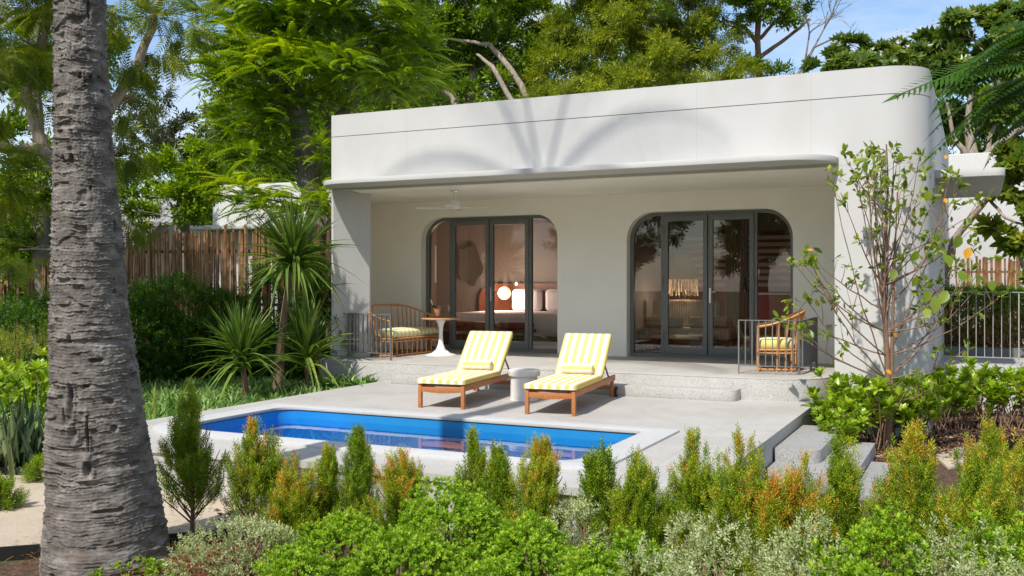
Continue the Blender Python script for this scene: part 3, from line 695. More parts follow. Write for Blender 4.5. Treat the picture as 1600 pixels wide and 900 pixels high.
# ================================================================== RIGHT SIDE COURT
wk = MB().plate([(-.556, 16.32), (9, 16.32), (9, 24), (-.556, 24)], [], GZ, TZ-.05, 'XY').build('walkway', 'walk_paver'); wk['kind'] = 'structure'
tag(MB().box(-.553, 9, 16.30, 16.46, GZ, TZ-.02).build('low_wall', 'white_render'), 'low white wall carrying the pale railing behind the glossy shrubs', 'wall')
tag(MB().plate(rrect(-.55, 1.35, 18.6, 18.95, [.2, 0, 0, .2], 6), [], TZ-.05, TZ+.10, 'XY').build('planter_kerb', 'frame_grey'), 'dark grey rounded kerb on the walkway in front of the clipped hedge', 'kerb')
tag(MB().box(-1.2, 13, 27.0, 27.3, GZ, 4.75).build('neighbouring_villa_wall', 'white_render', bevel=.05), 'large plain white wall of the neighbouring villa, far right', 'wall')
def bamboo_fence(label, a, b, h, z0, seed, mat='bamboo', gap=.042, jit=.35, r=.024):
    rnd = random.Random(seed); a, b = Vector((*a, 0)), Vector((*b, 0)); n = int((b-a).length/gap); d = (b-a).normalized(); pn = Vector((-d.y, d.x, 0))
    t = empty('bamboo_fence', (a.x, a.y, z0), label=label, cat='fence')
    m = MB(); hh = 0
    for i in range(n):
        if rnd.random() < .04: continue
        p = d*(i*gap+rnd.uniform(-.02, .02))+pn*rnd.uniform(-.035, .035)
        if rnd.random() < .12: hh = rnd.uniform(-.5, .5)*jit
        top = h+hh*.5+rnd.gauss(0, .045); ti = rnd.gauss(0, .018); rr = r*rnd.uniform(.75, 1.2); pts = []; rs = []; z = 0
        while z < top:
            zz = min(top, z+rnd.uniform(.22, .34)); 
            for q, k in ((z+.004, 1.0), (zz-.012, 1.0), (zz-.004, 1.12)):
                pts.append((p.x+ti*q, p.y+ti*q*.5, q)); rs.append(rr*k)
            z = zz
        m.tube(pts, rs, 6)
    m.build('palisade', mat, t, smooth=50)
    for z in (.5, h*.55, h-.35): MB().bar(tuple(pn*.07+Vector((0, 0, z))), tuple(b-a+pn*.07+Vector((0, 0, z))), .05).build('rail', 'bamboo_dark', t)
    return t
bamboo_fence('dense brown bamboo fence on the far right, below the neighbouring white wall', (-.4, 25.2), (7.5, 25.2), 2.55, GZ, 5, 'bamboo', .058, .2, .030)
# ================================================================== LEFT BACKGROUND STRUCTURES
fa = ground(205, 560, GZ); f0 = deep(195, 440, 17.6); f1 = deep(515, 440, 16.6)
bamboo_fence('tall uneven bamboo fence behind the sword leaved palms, left of the villa', (f0.x, f0.y), (f1.x, f1.y), 2.86, GZ, 2)
f0 = deep(-60, 440, 22.5); f1 = deep(240, 440, 21)
bamboo_fence('lower shaded bamboo fence seen either side of the big palm trunk', (f0.x, f0.y), (f1.x, f1.y), 2.42, GZ, 3, 'bamboo', .075)
g1 = deep(331, 290, 27); g2 = deep(560, 290, 25.5)
v2 = empty('neighbouring_villa', (g1.x, g1.y, GZ), label='white neighbouring villa with flat roof behind the bamboo fence', cat='building')
gd = (g2-g1); gd.z = 0; gd = gd.normalized(); gn = Vector((-gd.y, gd.x, 0)); G0 = Vector((g1.x, g1.y, 0))
def q2(a, b): v = gd*a+gn*b; return (v.x, v.y)
MB().plate([q2(0, 0), q2(7, 0), q2(7, 5), q2(0, 5)], [], 0, 4.65, 'XY').build('wall', 'white_render', v2, bevel=.06)
MB().plate([q2(-.28, -.6), q2(7, -.6), q2(7, -.005), q2(-.28, -.005)], [], 3.38, 3.50, 'XY').build('canopy', 'white_render', v2, bevel=.03)
h1 = deep(175, 300, 34); hs = empty('grey_roofed_house', (h1.x, h1.y, GZ), label='low house with corrugated grey metal roof, seen right of the palm trunk', cat='building')
hd_ = Vector((CA, SA, 0)); hn_ = Vector((-SA, CA, 0))
def hp(a, b, z): v = hd_*a+hn_*b; return (v.x, v.y, z)
m = MB(); nn = 60
rows = []
for i in range(nn+1):
    a = -1.5+3.6*i/nn; w = .035*math.sin(i*PI/2+.7)
    rows.append([hp(a, 0, 4.05+w), hp(a, 2.2, 5.15+w), hp(a, 0, 3.99+w), hp(a, 2.2, 5.09+w)])
for r0, r1 in zip(rows[:-1], rows[1:]):
    m.add([r0[0], r1[0], r1[1], r0[1]], [(0, 1, 2, 3)]); m.add([r0[2], r0[3], r1[3], r1[2]], [(0, 1, 2, 3)])
m.build('metal_roof', 'roof_metal', hs)
m = MB()
for k in range(9):
    z = 3.2+k*.10; b0 = -1.6+k*.18; m.add([hp(-.6, b0, z), hp(1.7, b0, z), hp(1.7, b0+.24, z+.07), hp(-.6, b0+.24, z+.07), hp(-.6, b0, z-.05), hp(1.7, b0, z-.05)], [(0, 1, 2, 3), (0, 4, 5, 1)])
m.build('tiled_roof', 'roof_tile', hs)
m = MB(); m.plate([hp(-1.4, .2, 0)[:2], hp(1.9, .2, 0)[:2], hp(1.9, 4, 0)[:2], hp(-1.4, 4, 0)[:2]], [], 0, 3.95, 'XY'); m.build('wall', 'room_ceiling', hs)
# ================================================================== INTERIORS
def rounded(name, x0, x1, y0, y1, z0, z1, mat, r=.05, parent=None, lab=None, cat=None, group=None):
    o = MB().box(x0, x1, y0, y1, z0, z1).build(name, mat, parent, bevel=r, seg=4)
    if lab: tag(o, lab, cat, group)
    return o
F0 = TZ+.004
# bedroom
bedx0, bedx1 = -9.85, -7.3
bed = empty('bed', (bedx0, 18, F0), label='double bed with white duvet behind the bedroom doors', cat='bed')
B = Vector((-bedx0, -18, -F0))
def bp_(o): o.location = B; return o
bp_(rounded('bed_base', bedx0+.05, bedx1-.05, 17.55, 19.6, F0+.02, F0+.28, 'dark_wood', .02, bed))
dv = MB().box(bedx0, bedx1, 17.45, 19.55, F0+.16, F0+.60).build('duvet', 'linen_white', bed, bevel=.12, seg=5); bp_(dv)
hbp = [(bedx0-.42, F0)]+[(bedx0-.42+.45-.45*math.cos(math.radians(a)), F0+.85+.35*math.sin(math.radians(a))) for a in range(0, 91, 10)]+[(bedx1+.5, F0+1.2), (bedx1+.5, F0)]
bp_(MB().plate(hbp, [], 19.70, 19.80, 'XZ').build('headboard', 'rust_board', bed))
for i, (a, b, lab) in enumerate(((-9.25, -8.55, 'upright white pillow on the bed, nearer the globe lamp'), (-8.45, -7.75, 'upright white pillow on the bed, at the doors\' right edge'))):
    o = rounded('pillow', a, b, 19.25, 19.45, F0+.60, F0+1.08, 'linen_white', .09, None, lab, 'pillow', 'pillows on the bed'); 
ben = empty('bench', (-8.6, 16.9, F0), label='low bench with three maroon cushions at the foot of the bed', cat='bench')
for i in range(3): MB().box(-1.05+i*.66, -.42+i*.66, -.2, .2, .34, .46).build('cushion', 'maroon_fabric', ben, bevel=.05, seg=3)
MB().box(-1.05, .92, -.2, .2, .27, .33).build('frame', 'dark_wood', ben)
for x in (-.98, .85): MB().box(x-.03, x+.03, -.17, .17, 0, .27).build('leg', 'dark_wood', ben)
lp = onY(788, 458, 19.3); 
gl = empty('wall_lamp', (lp.x, 19.3, lp.z), label='glowing round globe lamp on the brown headboard', cat='lamp')
MB().lathe([(0, -.15), (.06, -.137), (.115, -.095), (.148, -.03), (.148, .03), (.115, .095), (.06, .137), (0, .15)], 24).build('globe', 'lamp_glow', gl, smooth=60)
MB().tube([(0, .13, 0), (0, .40, 0)], .015, 8).build('bracket', 'gold_foil', gl)
def lamp(parent, e, col, loc=(0, 0, 0), r=.12):
    d = bpy.data.lights.new('lamp_fill', 'POINT'); d.energy = e; d.color = col; d.shadow_soft_size = r; o_ = bpy.data.objects.new('lamp_fill', d); COL.objects.link(o_); o_.parent = parent; o_.location = loc  # point light set outside its lamp, added to brighten the room
lamp(gl, 38, (1, .80, .64), (0, -.35, .05))
sp_ = onY(805, 446, 19.5); s_ = MB().lathe([(0, 0), (.02, .01), (.02, .06), (0, .07)], 12).build('reading_light', 'spot_glow', loc=(sp_.x, 19.55, sp_.z)); tag(s_, 'tiny bright reading light right of the globe lamp', 'lamp')
# irregular wall mirror
c = onY(735, 415, 19.8); mp_ = []
for x, y in ((718, 387), (722, 390), (727, 388), (733, 384), (740, 384.5), (745, 390), (748, 400), (753, 411), (755, 421), (752, 429), (746, 434), (742, 440), (742, 446), (738, 447), (734, 443), (728, 438), (722, 439), (718, 432), (716.5, 420), (718, 408), (716.8, 396)):
    p = onY(x, y, 19.8); mp_.append((p.x, p.z))
tag(MB().plate(mp_, [], 19.80, 19.84, 'XZ').build('wall_mirror', 'mirror_glass', smooth=40), 'wavy free-form mirror on the bedroom wall', 'mirror')
a, b = onY(666, 384, 19.7), onY(677, 442, 19.7)
pf = empty('wall_picture', (a.x-.5, 19.8, b.z), label='dark picture in a pale frame at the bedroom\'s left edge', cat='picture')
MB().box(0, b.x-a.x+.5, 0, .05, 0, a.z-b.z).build('frame', 'white_lacquer', pf); MB().box(.06, b.x-a.x+.44, -.006, -.001, .06, a.z-b.z-.06).build('picture', 'dark_screen', pf)
def curtain(x0, x1, y, z0, z1, lab, mat='curtain_cloth'):
    n = 60; m = MB(); vs = []
    for i in range(n+1):
        x = x0+(x1-x0)*i/n; w = .035*math.sin(i*1.35); vs += [(x, y+w, z0), (x, y+w, z1), (x, y+w+.006, z1), (x, y+w+.006, z0)]
    fs = []
    for i in range(n):
        for k in range(4): fs.append((i*4+k, i*4+(k+1) % 4, i*4+4+(k+1) % 4, i*4+4+k))
    m.add(vs, fs); return tag(m.build('curtain', mat, smooth=60), lab, 'curtain', 'brown curtains indoors')
curtain(-6.62, -5.86, 15.95, F0+.02, 2.9, 'brown curtain gathered at the right edge of the bedroom doors')
curtain(-4.62, -4.15, 19.6, F0+.02, 2.9, 'pale brown curtain hanging behind the straw pendant lamp', 'stripe_daybed')
# living room
db = empty('daybed', (-5.6, 17.2, F0), label='beige striped daybed behind the left leaf of the living room doors', cat='daybed')
MB().box(.02, 1.75, -.3, .75, .12, .20).build('frame', 'dark_wood', db)
MB().box(.02, 1.70, -.3, .72, .205, .40).build('mattress', 'stripe_daybed', db, bevel=.05, seg=3)
MB().box(.02, 1.30, .60, .76, .41, .90).build('back_cushion', 'stripe_daybed_back', db, bevel=.06, seg=3)
for x in (.1, 1.65):
    for y in (-.25, .68): MB().box(x-.025, x+.025, y-.025, y+.025, 0, .12).build('leg', 'dark_wood', db)
for a, b, y, z, lab in (((.10, .0), (.75, .10), 0, .5, 'short striped bolster lying at the near end of the daybed'), ((.85, .25), (1.5, .35), 0, .5, 'long striped bolster lying along the back of the daybed')):
    tag(MB().tube([(-5.6+a[0], 17.2+a[1], F0+z), (-5.6+b[0], 17.2+b[1], F0+z)], .10, 20).build('daybed_bolster', 'stripe_daybed', smooth=50), lab, 'pillow', 'bolsters on the daybed')
pc = deep(1067, 420, 18.3)
pn = empty('pendant_lamp', (pc.x, pc.y, pc.z), label='domed cloth pendant lamp with straw fringe in the living room', cat='lamp')
MB().lathe([(0, .33), (.07, .325), (.15, .27), (.21, .15), (.24, .0), (.27, -.20), (.262, -.20), (.232, 0), (.2, .15), (.14, .26), (0, .32)], 32).build('shade', 'shade_cloth', pn, smooth=60)
fr_ = MB(); rnd = random.Random(4)
for i in range(110):
    a = 2*PI*i/110; r = .268+rnd.uniform(-.01, .012); fr_.tube([(r*math.cos(a), r*math.sin(a), -.195), (r*1.04*math.cos(a+rnd.uniform(-.06, .06)), r*1.04*math.sin(a), -.42-rnd.uniform(0, .10))], .006, 3)
fr_.build('fringe', 'straw', pn); MB().tube([(0, 0, .33), (0, 0, 2.93-pc.z)], .006, 6).build('cord', 'black_plastic', pn)
lamp(pn, 22, (1, .84, .68), (0, 0, -.62), .14)  # sits below the fringe, filling the room without lighting the straw
rp0 = onY(1104, 374, 19.8); rp1 = onY(1234, 448, 19.8)
sl_ = MB(); zz = rp1.z
while zz < rp0.z: sl_.box(rp0.x-.6, -1.0, 19.74, 19.79, zz, zz+.075); zz += .135
bp2 = MB().box(rp0.x-.62, -.95, 19.80, 19.84, F0, rp0.z+.1).build('slatted_panel', 'red_panel'); tag(bp2, 'deep red wall panel with pale slats behind the kitchen counter', 'panel')
sl_.build('slats', 'slat_white', bp2)
kc = empty('kitchen_counter', (-3.9, 19.0, F0), label='dark red kitchen counter with white worktop under the slatted panel', cat='counter')
MB().box(0, 2.9, 0, .6, .0, .98).build('cabinet', 'red_panel', kc, bevel=.01); MB().box(-.02, 2.92, -.03, .62, .985, 1.03).build('worktop', 'white_lacquer', kc, bevel=.006)
bt = onY(1163.5, 455, 19.1)
MB().lathe([(0, 0), (.04, .0), (.042, .02), (.042, .16), (.016, .22), (.015, .30), (0, .30)], 20).build('wine_bottle', 'bottle_green', smooth=50, loc=(bt.x, 19.15, F0+1.03)); tag(bpy.data.objects['wine_bottle'], 'dark wine bottle on the white kitchen worktop', 'bottle')
sh_ = tag(MB().box(-3.9, -1.1, 19.55, 19.73, 1.95, 1.98).build('glass_shelf', 'dark_wood'), 'thin dark shelf of glasses across the slatted panel', 'shelf')
for i in range(6):
    MB().lathe([(.03, 0), (.005, .01), (.005, .06), (.035, .09), (.03, .15)], 14).build('shelf_glass', 'clear_glass', smooth=60, loc=(-3.3+i*.16, 19.63, 1.982))
for i, o_ in enumerate([q for q in bpy.data.objects if q.name.startswith('shelf_glass')]): tag(o_, 'small clear glass in the row on the dark shelf indoors', 'glass', 'glasses on the kitchen shelf')
ps = empty('pink_sofa', (-3.3, 17.9, F0), label='low pink sofa behind the right leaf of the living room doors', cat='sofa')
MB().box(0, 1.9, 0, .7, .18, .36).build('seat', 'pink_fabric', ps, bevel=.05, seg=3)
MB().tube([(.36, .55, .48), (1.9, .55, .48)], .12, 20).build('back_roll', 'pink_fabric', ps, smooth=50); MB().tube([(.05, .55, .48), (.34, .55, .48)], .13, 20).build('arm_roll', 'pink_fabric', ps, smooth=50)
MB().box(.04, 1.86, .04, .66, .0, .17).build('frame', 'dark_wood', ps)
ch = empty('wooden_armchair', (-3.55, 16.55, F0), label='low teak armchair with slanted back behind the living room doors', cat='armchair')
for y in (0, .5):
    MB().bar((0, y, .62), (.32, y, .0), .07, .04).build('leg', 'teak', ch); MB().bar((.05, y, .0), (.62, y, .0+.33), .05, .04).build('leg', 'teak', ch)
MB().box(.10, .70, 0, .5, .26, .33).build('seat', 'straw', ch, bevel=.02)
dt = empty('drum_table', (-4.35, 16.75, F0), label='small round grey drum table on the living room floor', cat='side table')
MB().lathe([(.20, 0), (.20, .30), (0, .30)], 32).build('base', 'grey_stone', dt, smooth=40); MB().lathe([(0, .305), (.25, .305), (.25, .335), (0, .335)], 32).build('table_top', 'white_lacquer', dt, smooth=40)
cf = empty('coffee_table', (-5.15, 16.35, F0), label='low wooden coffee table in front of the daybed', cat='coffee table')
MB().box(0, .85, 0, .42, .25, .30).build('table_top', 'straw', cf, bevel=.01)
for x in (.05, .8):
    for y in (.04, .38): MB().box(x-.02, x+.02, y-.02, y+.02, 0, .25).build('leg', 'dark_wood', cf)
# path light
pL = ground(1413, 703, GZ+.02)
lt = empty('path_light', (pL.x, pL.y, GZ+.02), label='black mushroom path light in the mulch before the glossy shrubs', cat='garden light')
MB().tube([(0, 0, 0), (0, 0, .27)], .028, 14).build('post', 'black_plastic', lt, smooth=40); MB().lathe([(.03, .26), (.11, .268), (.115, .28), (.10, .29), (0, .292)], 28).build('cap', 'black_plastic', lt, smooth=40)
# ================================================================== VEGETATION
G = lambda *c: [(p, q) for p, q in c]
leafmat('leaf_flame', G((0, (.09, .18, .010)), (.5, (.24, .38, .015)), (1, (.52, .62, .03))), .35)
leafmat('leaf_flame_shaded', G((0, (.03, .08, .010)), (.6, (.065, .16, .015)), (1, (.16, .28, .025))), .30)  # darker twin of leaf_flame, with the shade put into the colour
leafmat('leaf_olive', G((0, (.11, .16, .015)), (.5, (.26, .33, .03)), (1, (.44, .46, .06))), .3)
leafmat('leaf_mid', G((0, (.07, .13, .012)), (.5, (.17, .28, .02)), (1, (.32, .46, .04))), .3)
leafmat('leaf_grey', G((0, (.05, .07, .03)), (.5, (.12, .14, .06)), (1, (.22, .22, .10))), .25)
leafmat('leaf_yellowish', G((0, (.08, .13, .015)), (.55, (.20, .28, .025)), (.9, (.40, .42, .04)), (1, (.60, .42, .05))), .35)
leafmat('leaf_glossy', G((0, (.14, .25, .012)), (.6, (.30, .46, .025)), (1, (.52, .62, .07))), .3, .3, .5)
leafmat('leaf_frangipani', G((0, (.08, .14, .025)), (.6, (.16, .25, .035)), (1, (.34, .38, .06))), .25, .35, .5)
leafmat('leaf_lime', G((0, (.14, .27, .02)), (.5, (.28, .47, .03)), (1, (.50, .66, .07))), .3)
leafmat('leaf_silver', G((0, (.22, .28, .09)), (.5, (.38, .44, .18)), (1, (.58, .62, .33))), .2, .6)
leafmat('leaf_cypress', G((0, (.11, .19, .012)), (.45, (.25, .39, .02)), (.72, (.43, .50, .03)), (.90, (.66, .42, .04)), (1, (.70, .33, .05))), .25)
leafmat('leaf_sword', G((0, (.06, .13, .02)), (.6, (.14, .24, .035)), (.9, (.30, .36, .07)), (1, (.62, .52, .18))), .25, .4, .4)
leafmat('leaf_cover', G((0, (.10, .20, .04)), (.5, (.22, .38, .09)), (1, (.42, .56, .20))), .25)
leafmat('leaf_snake', G((0, (.03, .06, .025)), (.6, (.08, .12, .05)), (1, (.22, .25, .10))), .1)
leafmat('leaf_magnolia', G((0, (.08, .14, .015)), (.6, (.20, .30, .03)), (.96, (.38, .44, .07)), (.965, (.80, .40, .03)), (1, (.80, .40, .03))), .35, .35)
leafmat('leaf_palm', G((0, (.03, .08, .015)), (1, (.08, .15, .03))), .2)
leafmat('petal_white', G((0, (.75, .73, .62)), (1, (.85, .84, .80))), .3)
SPR = [sprig(9, .42, .44, .9, s) for s in range(3)]
NEED = [sprig(10, .34, .24, .75, s) for s in range(3)]
FRO = frond(8, .30, .26, .35); FRO2 = frond(12, .27, .26, .55); ROS = rosette(8, .42, (.25, 1.05), 1, .05); ROSQ = None; ROSB = rosette(9, .42, (.35, 1.15), 2, .12, True); FRO3 = frond(13, .22, .34, .75)
def rosq(n=8, w=.5, seed=3):
    rng = np.random.default_rng(seed); ph = np.arange(n)*2.4; k = rng.uniform(.35, 1.25, n); D = np.stack([np.cos(k), np.sin(k)*np.cos(ph), np.sin(k)*np.sin(ph)], 1)
    tv, tf = leaf1(w, .08); return compose(tv, tf, frames(D, rng, np.full(n, 1.), .3, (1, 0, 0)), np.stack([rng.uniform(-.5, .2, n), 0*k, 0*k], 1))
ROSQ = rosq()
def pick(nb, tpls, Ms, locs, tint, rng):
    k = rng.integers(0, len(tpls), len(locs))
    for i, (tv, tf) in enumerate(tpls):
        m = k == i; nb.inst(tv, tf, Ms[m], locs[m], tint[m])
def sphere(rng, n): return nrm(rng.normal(size=(n, 3)))
def curve(a, b, rng, sag=.12, n=6, up=0.):
    a, b = np.array(a, float), np.array(b, float); L_ = np.linalg.norm(b-a); off = rng.normal(0, sag*L_, 3); off[2] = abs(off[2])*.5+up*L_
    return [a+(b-a)*t+off*4*t*(1-t)*.5 for t in np.linspace(0, 1, n)]
def tree(name, label, trunks, blobs, leaf, mat, bark, seed, size, dens=1., group=None, cat='tree', up=.3, droop=0., twig=.5, limb_r=.035, limbs=None, extra=None, flowers=0, cover=3.3, umb=0):
    """trunks: lists of (point, radius); blobs: (centre, radii xyz); real positions, crown leaves fill the blobs"""
    rng = np.random.default_rng(seed)
    base = Vector(trunks[0][0][0]); t = empty(name, base, label=label, cat=cat, group=group); B = np.array(base)
    mb = MB(); nodes_ = []
    for tr in trunks:
        P = [np.array(p, float) for p, r in tr]; R = [r for p, r in tr]; pts = []; rs = []
        for i in range(len(P)-1):
            for k in range(5):
                u = k/5; pts.append(P[i]*(1-u)+P[i+1]*u+rng.normal(0, .18*R[i], 3)*(0 if i+k == 0 else 1)); rs.append((R[i]*(1-u)+R[i+1]*u)*(1+rng.uniform(-.06, .06)))
        pts.append(P[-1]); rs.append(R[-1]); mb.tube([p-B for p in pts], rs, 10); nodes_ += list(zip(pts, rs))
    NP = np.array([p for p, r in nodes_])
    nb = NB(); pl_ = leaf if isinstance(leaf, list) else [leaf]
    for c, rad in blobs:
        c = np.array(c, float); rad = np.array(rad, float)
        low = NP[NP[:, 2] < c[2]+.3] if (NP[:, 2] < c[2]+.3).any() else NP
        j = np.argmin(np.linalg.norm(low-c, axis=1)+.3*np.abs(low[:, 2]-c[2]+.8)); st = low[j]
        lr = limb_r*(rad.mean()/1.2)**.7
        lim = curve(st, c, rng, .10, 7); mb.tube([p-B for p in lim], list(np.linspace(lr, lr*.45, 7)), 7)
        ntw = max(3, int(9*twig*rad.mean()**1.2)); 
        for _ in range(ntw):
            q = lim[rng.integers(3, 7)]; e_ = c+sphere(rng, 1)[0]*rad*rng.uniform(.55, .98); cv = curve(q, e_, rng, .12, 5)
            mb.tube([p-B for p in cv], list(np.linspace(lr*.4, lr*.1, 5)), 5)
        area = 4*PI*((rad[0]*rad[1])**1.6+(rad[0]*rad[2])**1.6+(rad[1]*rad[2])**1.6)**(1/1.6)/3**(1/1.6)
        n = int(cover*dens*area/(size*size*.55))
        # clumps: leaves gather round clump centres on the shell, leaving gaps
        nc = max(8, int(area*1.1)); cc = sphere(rng, nc)*rng.uniform(.55, 1.0, (nc, 1)); cr = rng.uniform(.18, .36, nc)
        k = rng.integers(0, nc, n); s_ = sphere(rng, n)*(rng.uniform(0, 1, (n, 1))**.5)*cr[k][:, None]
        s_[:, 2] *= .6
        loc = (cc[k]+s_)*rad+c
        D = nrm(cc[k])*.8+s_/cr[k][:, None]*.9+rng.normal(0, .35, (n, 3)); D[:, 2] += up-droop
        if umb:
            ng = max(6, n//umb); k = np.arange(ng*umb) % ng; n = ng*umb; gp_ = sphere(rng, ng); gp_[:, 2] = gp_[:, 2]*.9+.12; gp_ *= rng.uniform(.55, 1.0, (ng, 1)); az = rng.uniform(0, 2*PI, n)
            loc = gp_[k]*rad+c+rng.normal(0, .05, (n, 3)); ev = rng.uniform(.05, .95, n); D = np.stack([np.cos(az)*np.cos(ev), np.sin(az)*np.cos(ev), np.sin(ev)], 1)+gp_[k]*.35
            s_ = np.zeros((n, 3)); s_[:, 2] = gp_[k, 2]*.25; cr = np.full(ng, .25); nc = ng
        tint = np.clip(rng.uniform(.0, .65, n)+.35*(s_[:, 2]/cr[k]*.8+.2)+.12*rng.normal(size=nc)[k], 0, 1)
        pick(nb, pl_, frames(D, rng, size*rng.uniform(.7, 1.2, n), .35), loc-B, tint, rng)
    if extra: extra(nb, rng, B)
    tr_ = mb.build('trunk', bark, t, smooth=60)
    cr_ = nb.build('crown', mat, t)
    if flowers:
        fb = NB(); tv, tf = rosette(6, .55, (.7, 1.0), 5, .0); al = np.concatenate(nb.V); ix = rng.integers(0, len(al), flowers*6); P = al[ix]; P = P[P[:, 2] > np.quantile(al[:, 2], .45)][:flowers]
        for p in P:
            pp = p+rng.normal(0, .07, (6, 3))+np.array([0, 0, .07]); D = rng.normal(0, .5, (6, 3)); D[:, 2] += 1
            fb.inst(tv, tf, frames(D, rng, .065, .3), pp, rng.uniform(0, 1, 6))
        fb.build('blossom', 'petal_white', cr_)
    return t
def b_(x, y, d, rx, ry, rz=None):          # blob seen round photo point (x, y) at distance d; radii in photo pixels
    p = deep(x, y, d); k = d/FPX; rx, ry = rx*k, ry*k; return ((p.x, p.y, p.z), (rx, rz or rx, ry))
def tp(*a): return [(tuple(deep(x, y, d)), r) for x, y, d, r in a]
# ---- tree behind the palm trunk, with off-frame crown that shades the garden
tb = deep(135, 560, 14.5); tb.z = GZ
tree('acacia_tree', 'feathery tree with bent brown trunk right behind the big palm trunk',
     [[(tuple(tb), .17)]+tp((143, 420, 14.3, .15), (128, 300, 14.0, .13), (140, 200, 13.8, .11), (110, 60, 13.5, .09), (60, -80, 13.2, .06)),
      tp((128, 300, 14.0, .10), (60, 232, 13.6, .09), (-30, 232, 13.2, .07)), tp((70, 235, 13.7, .08), (40, 150, 13.6, .07), (75, 30, 13.4, .06), (90, -60, 13.2, .05)),
      tp((140, 215, 13.8, .09), (215, 110, 13.9, .07), (250, 0, 14, .05))],
     [b_(30, 60, 13.2, 75, 50), b_(20, 160, 13.6, 70, 45), b_(110, 20, 13, 90, 45), b_(235, 55, 13.6, 70, 55), b_(270, 20, 14, 60, 40), b_(215, 150, 14, 55, 50), b_(-40, 280, 12.6, 80, 50), b_(35, 300, 13.2, 50, 40),
      b_(190, 230, 14.6, 50, 35), b_(-60, 100, 12, 90, 90), b_(60, -80, 12, 110, 60), b_(-60, -110, 11.5, 120, 60), b_(30, 390, 13.4, 50, 22), b_(195, 345, 14.5, 45, 26)]
     + [((-15.2, 9.5, 6.4), (2.0, 1.8, .9)), ((-16.5, 12, 6.0), (1.9, 1.8, 1.0)), ((-13.6, 7.2, 7.6), (1.6, 1.6, .8))],
     FRO, 'leaf_yellowish', 'bark_pale', 11, .32, .85, up=.0, droop=.25, limb_r=.045)
# ---- bright flame tree left of the villa
tb = deep(492, 620, 19.5); tb.z = GZ
tree('flame_tree', 'big bright green flame tree with dark trunk rising left of the villa',
     [[(tuple(tb), .30)]+tp((498, 330, 19.5, .26), (480, 250, 19.5, .24), (452, 130, 19.5, .18), (470, 0, 19.5, .12)), tp((488, 260, 19.5, .16), (520, 200, 19.8, .13), (600, 90, 20, .08)), tp((470, 190, 19.5, .14), (400, 90, 19.2, .09))],
     [b_(400, 60, 19, 75, 45), b_(470, 20, 18.6, 90, 40), b_(560, 20, 18.8, 90, 45), b_(630, 70, 19.4, 55, 40), b_(600, 130, 19.2, 70, 32), b_(530, 105, 18.4, 60, 35), b_(440, 110, 18.2, 65, 35), b_(365, 110, 19, 50, 50),
      b_(370, 190, 19.5, 50, 40), b_(430, 180, 19, 50, 32), b_(500, 165, 19.6, 50, 30), b_(395, 240, 19, 45, 30), b_(505, 250, 18.6, 32, 28), b_(375, 300, 18.4, 42, 26), b_(430, 325, 18.4, 50, 22), b_(350, 20, 20, 50, 40),
      b_(560, -60, 19, 120, 50), b_(420, -50, 19, 120, 50), b_(660, 120, 20.5, 30, 26), b_(500, 320, 18.4, 22, 40)],
     FRO3, 'leaf_flame', 'bark_grey', 12, .56, 1.7, umb=8, up=.15, droop=.2, limb_r=.06)
# ---- dark woodland trees behind the villa
def bg_tree(name, label, x, d, trunk_y, blobs, mat, bark, seed, size, leaf, dens=.8, r=.16, extra_tr=(), **k):
    b0 = deep(x, 600, d); b0.z = GZ
    return tree(name, label, [[(tuple(b0), r*1.2)]+tp((x+5, 300, d, r), (x-4, trunk_y, d, r*.7), (x, trunk_y-120, d, r*.4))]+[tp(*e) for e in extra_tr], blobs, leaf, mat, bark, seed, size, dens, **k)
bg_tree('broadleaf_tree', 'dark leafy tree with pale slanting limbs behind the villa roof\'s left half', 740, 26, 160,
    [b_(690, 60, 26, 60, 60), b_(740, 20, 25.5, 70, 45), b_(790, 90, 26, 60, 50), b_(700, 140, 26, 50, 35), b_(840, 40, 26.5, 50, 50), b_(760, 150, 25, 55, 30), b_(830, 130, 26.5, 40, 40), b_(650, 130, 27, 40, 45), b_(720, -50, 26, 110, 40)],
    'leaf_mid', 'bark_pale', 13, .34, SPR, .9, extra_tr=[((835, 170, 24.6, .09), (800, 110, 24.8, .08), (765, 70, 25, .06), (700, 60, 25, .03)), ((815, 185, 24.2, .08), (770, 105, 24.4, .06), (745, 85, 24.6, .03)), ((660, 110, 25, .07), (705, 150, 24.8, .09), (730, 190, 24.6, .1))], group='trees beyond the villa roof')
bg_tree('feathery_tree', 'tall olive green feathery tree filling the sky above the middle of the villa roof', 930, 25.2, 150,
    [b_(900, 110, 24, 60, 45), b_(960, 70, 24, 60, 60), b_(1010, 110, 23.6, 60, 36), b_(920, 30, 24.5, 60, 45), b_(1000, 10, 24.5, 70, 50), b_(880, 160, 23.5, 60, 22), b_(860, 70, 25, 40, 50), b_(950, -60, 24.5, 110, 40), b_(970, 140, 23.2, 60, 22)],
    'leaf_olive', 'bark_pale', 14, .34, NEED, 1.7, up=-.05, droop=.2, group='trees beyond the villa roof')
bg_tree('feathery_tree', 'olive green feathery tree thinning towards the blue gap above the roof', 1075, 25, 150,
    [b_(1060, 80, 24, 55, 50), b_(1100, 110, 23.6, 55, 32), b_(1050, 20, 24.5, 65, 50), b_(1120, 50, 24.5, 36, 40), b_(1145, 115, 24, 36, 22), b_(1080, -50, 24.5, 80, 40)],
    'leaf_olive', 'bark_grey', 15, .34, NEED, 1.3, up=-.05, droop=.2, group='trees beyond the villa roof')
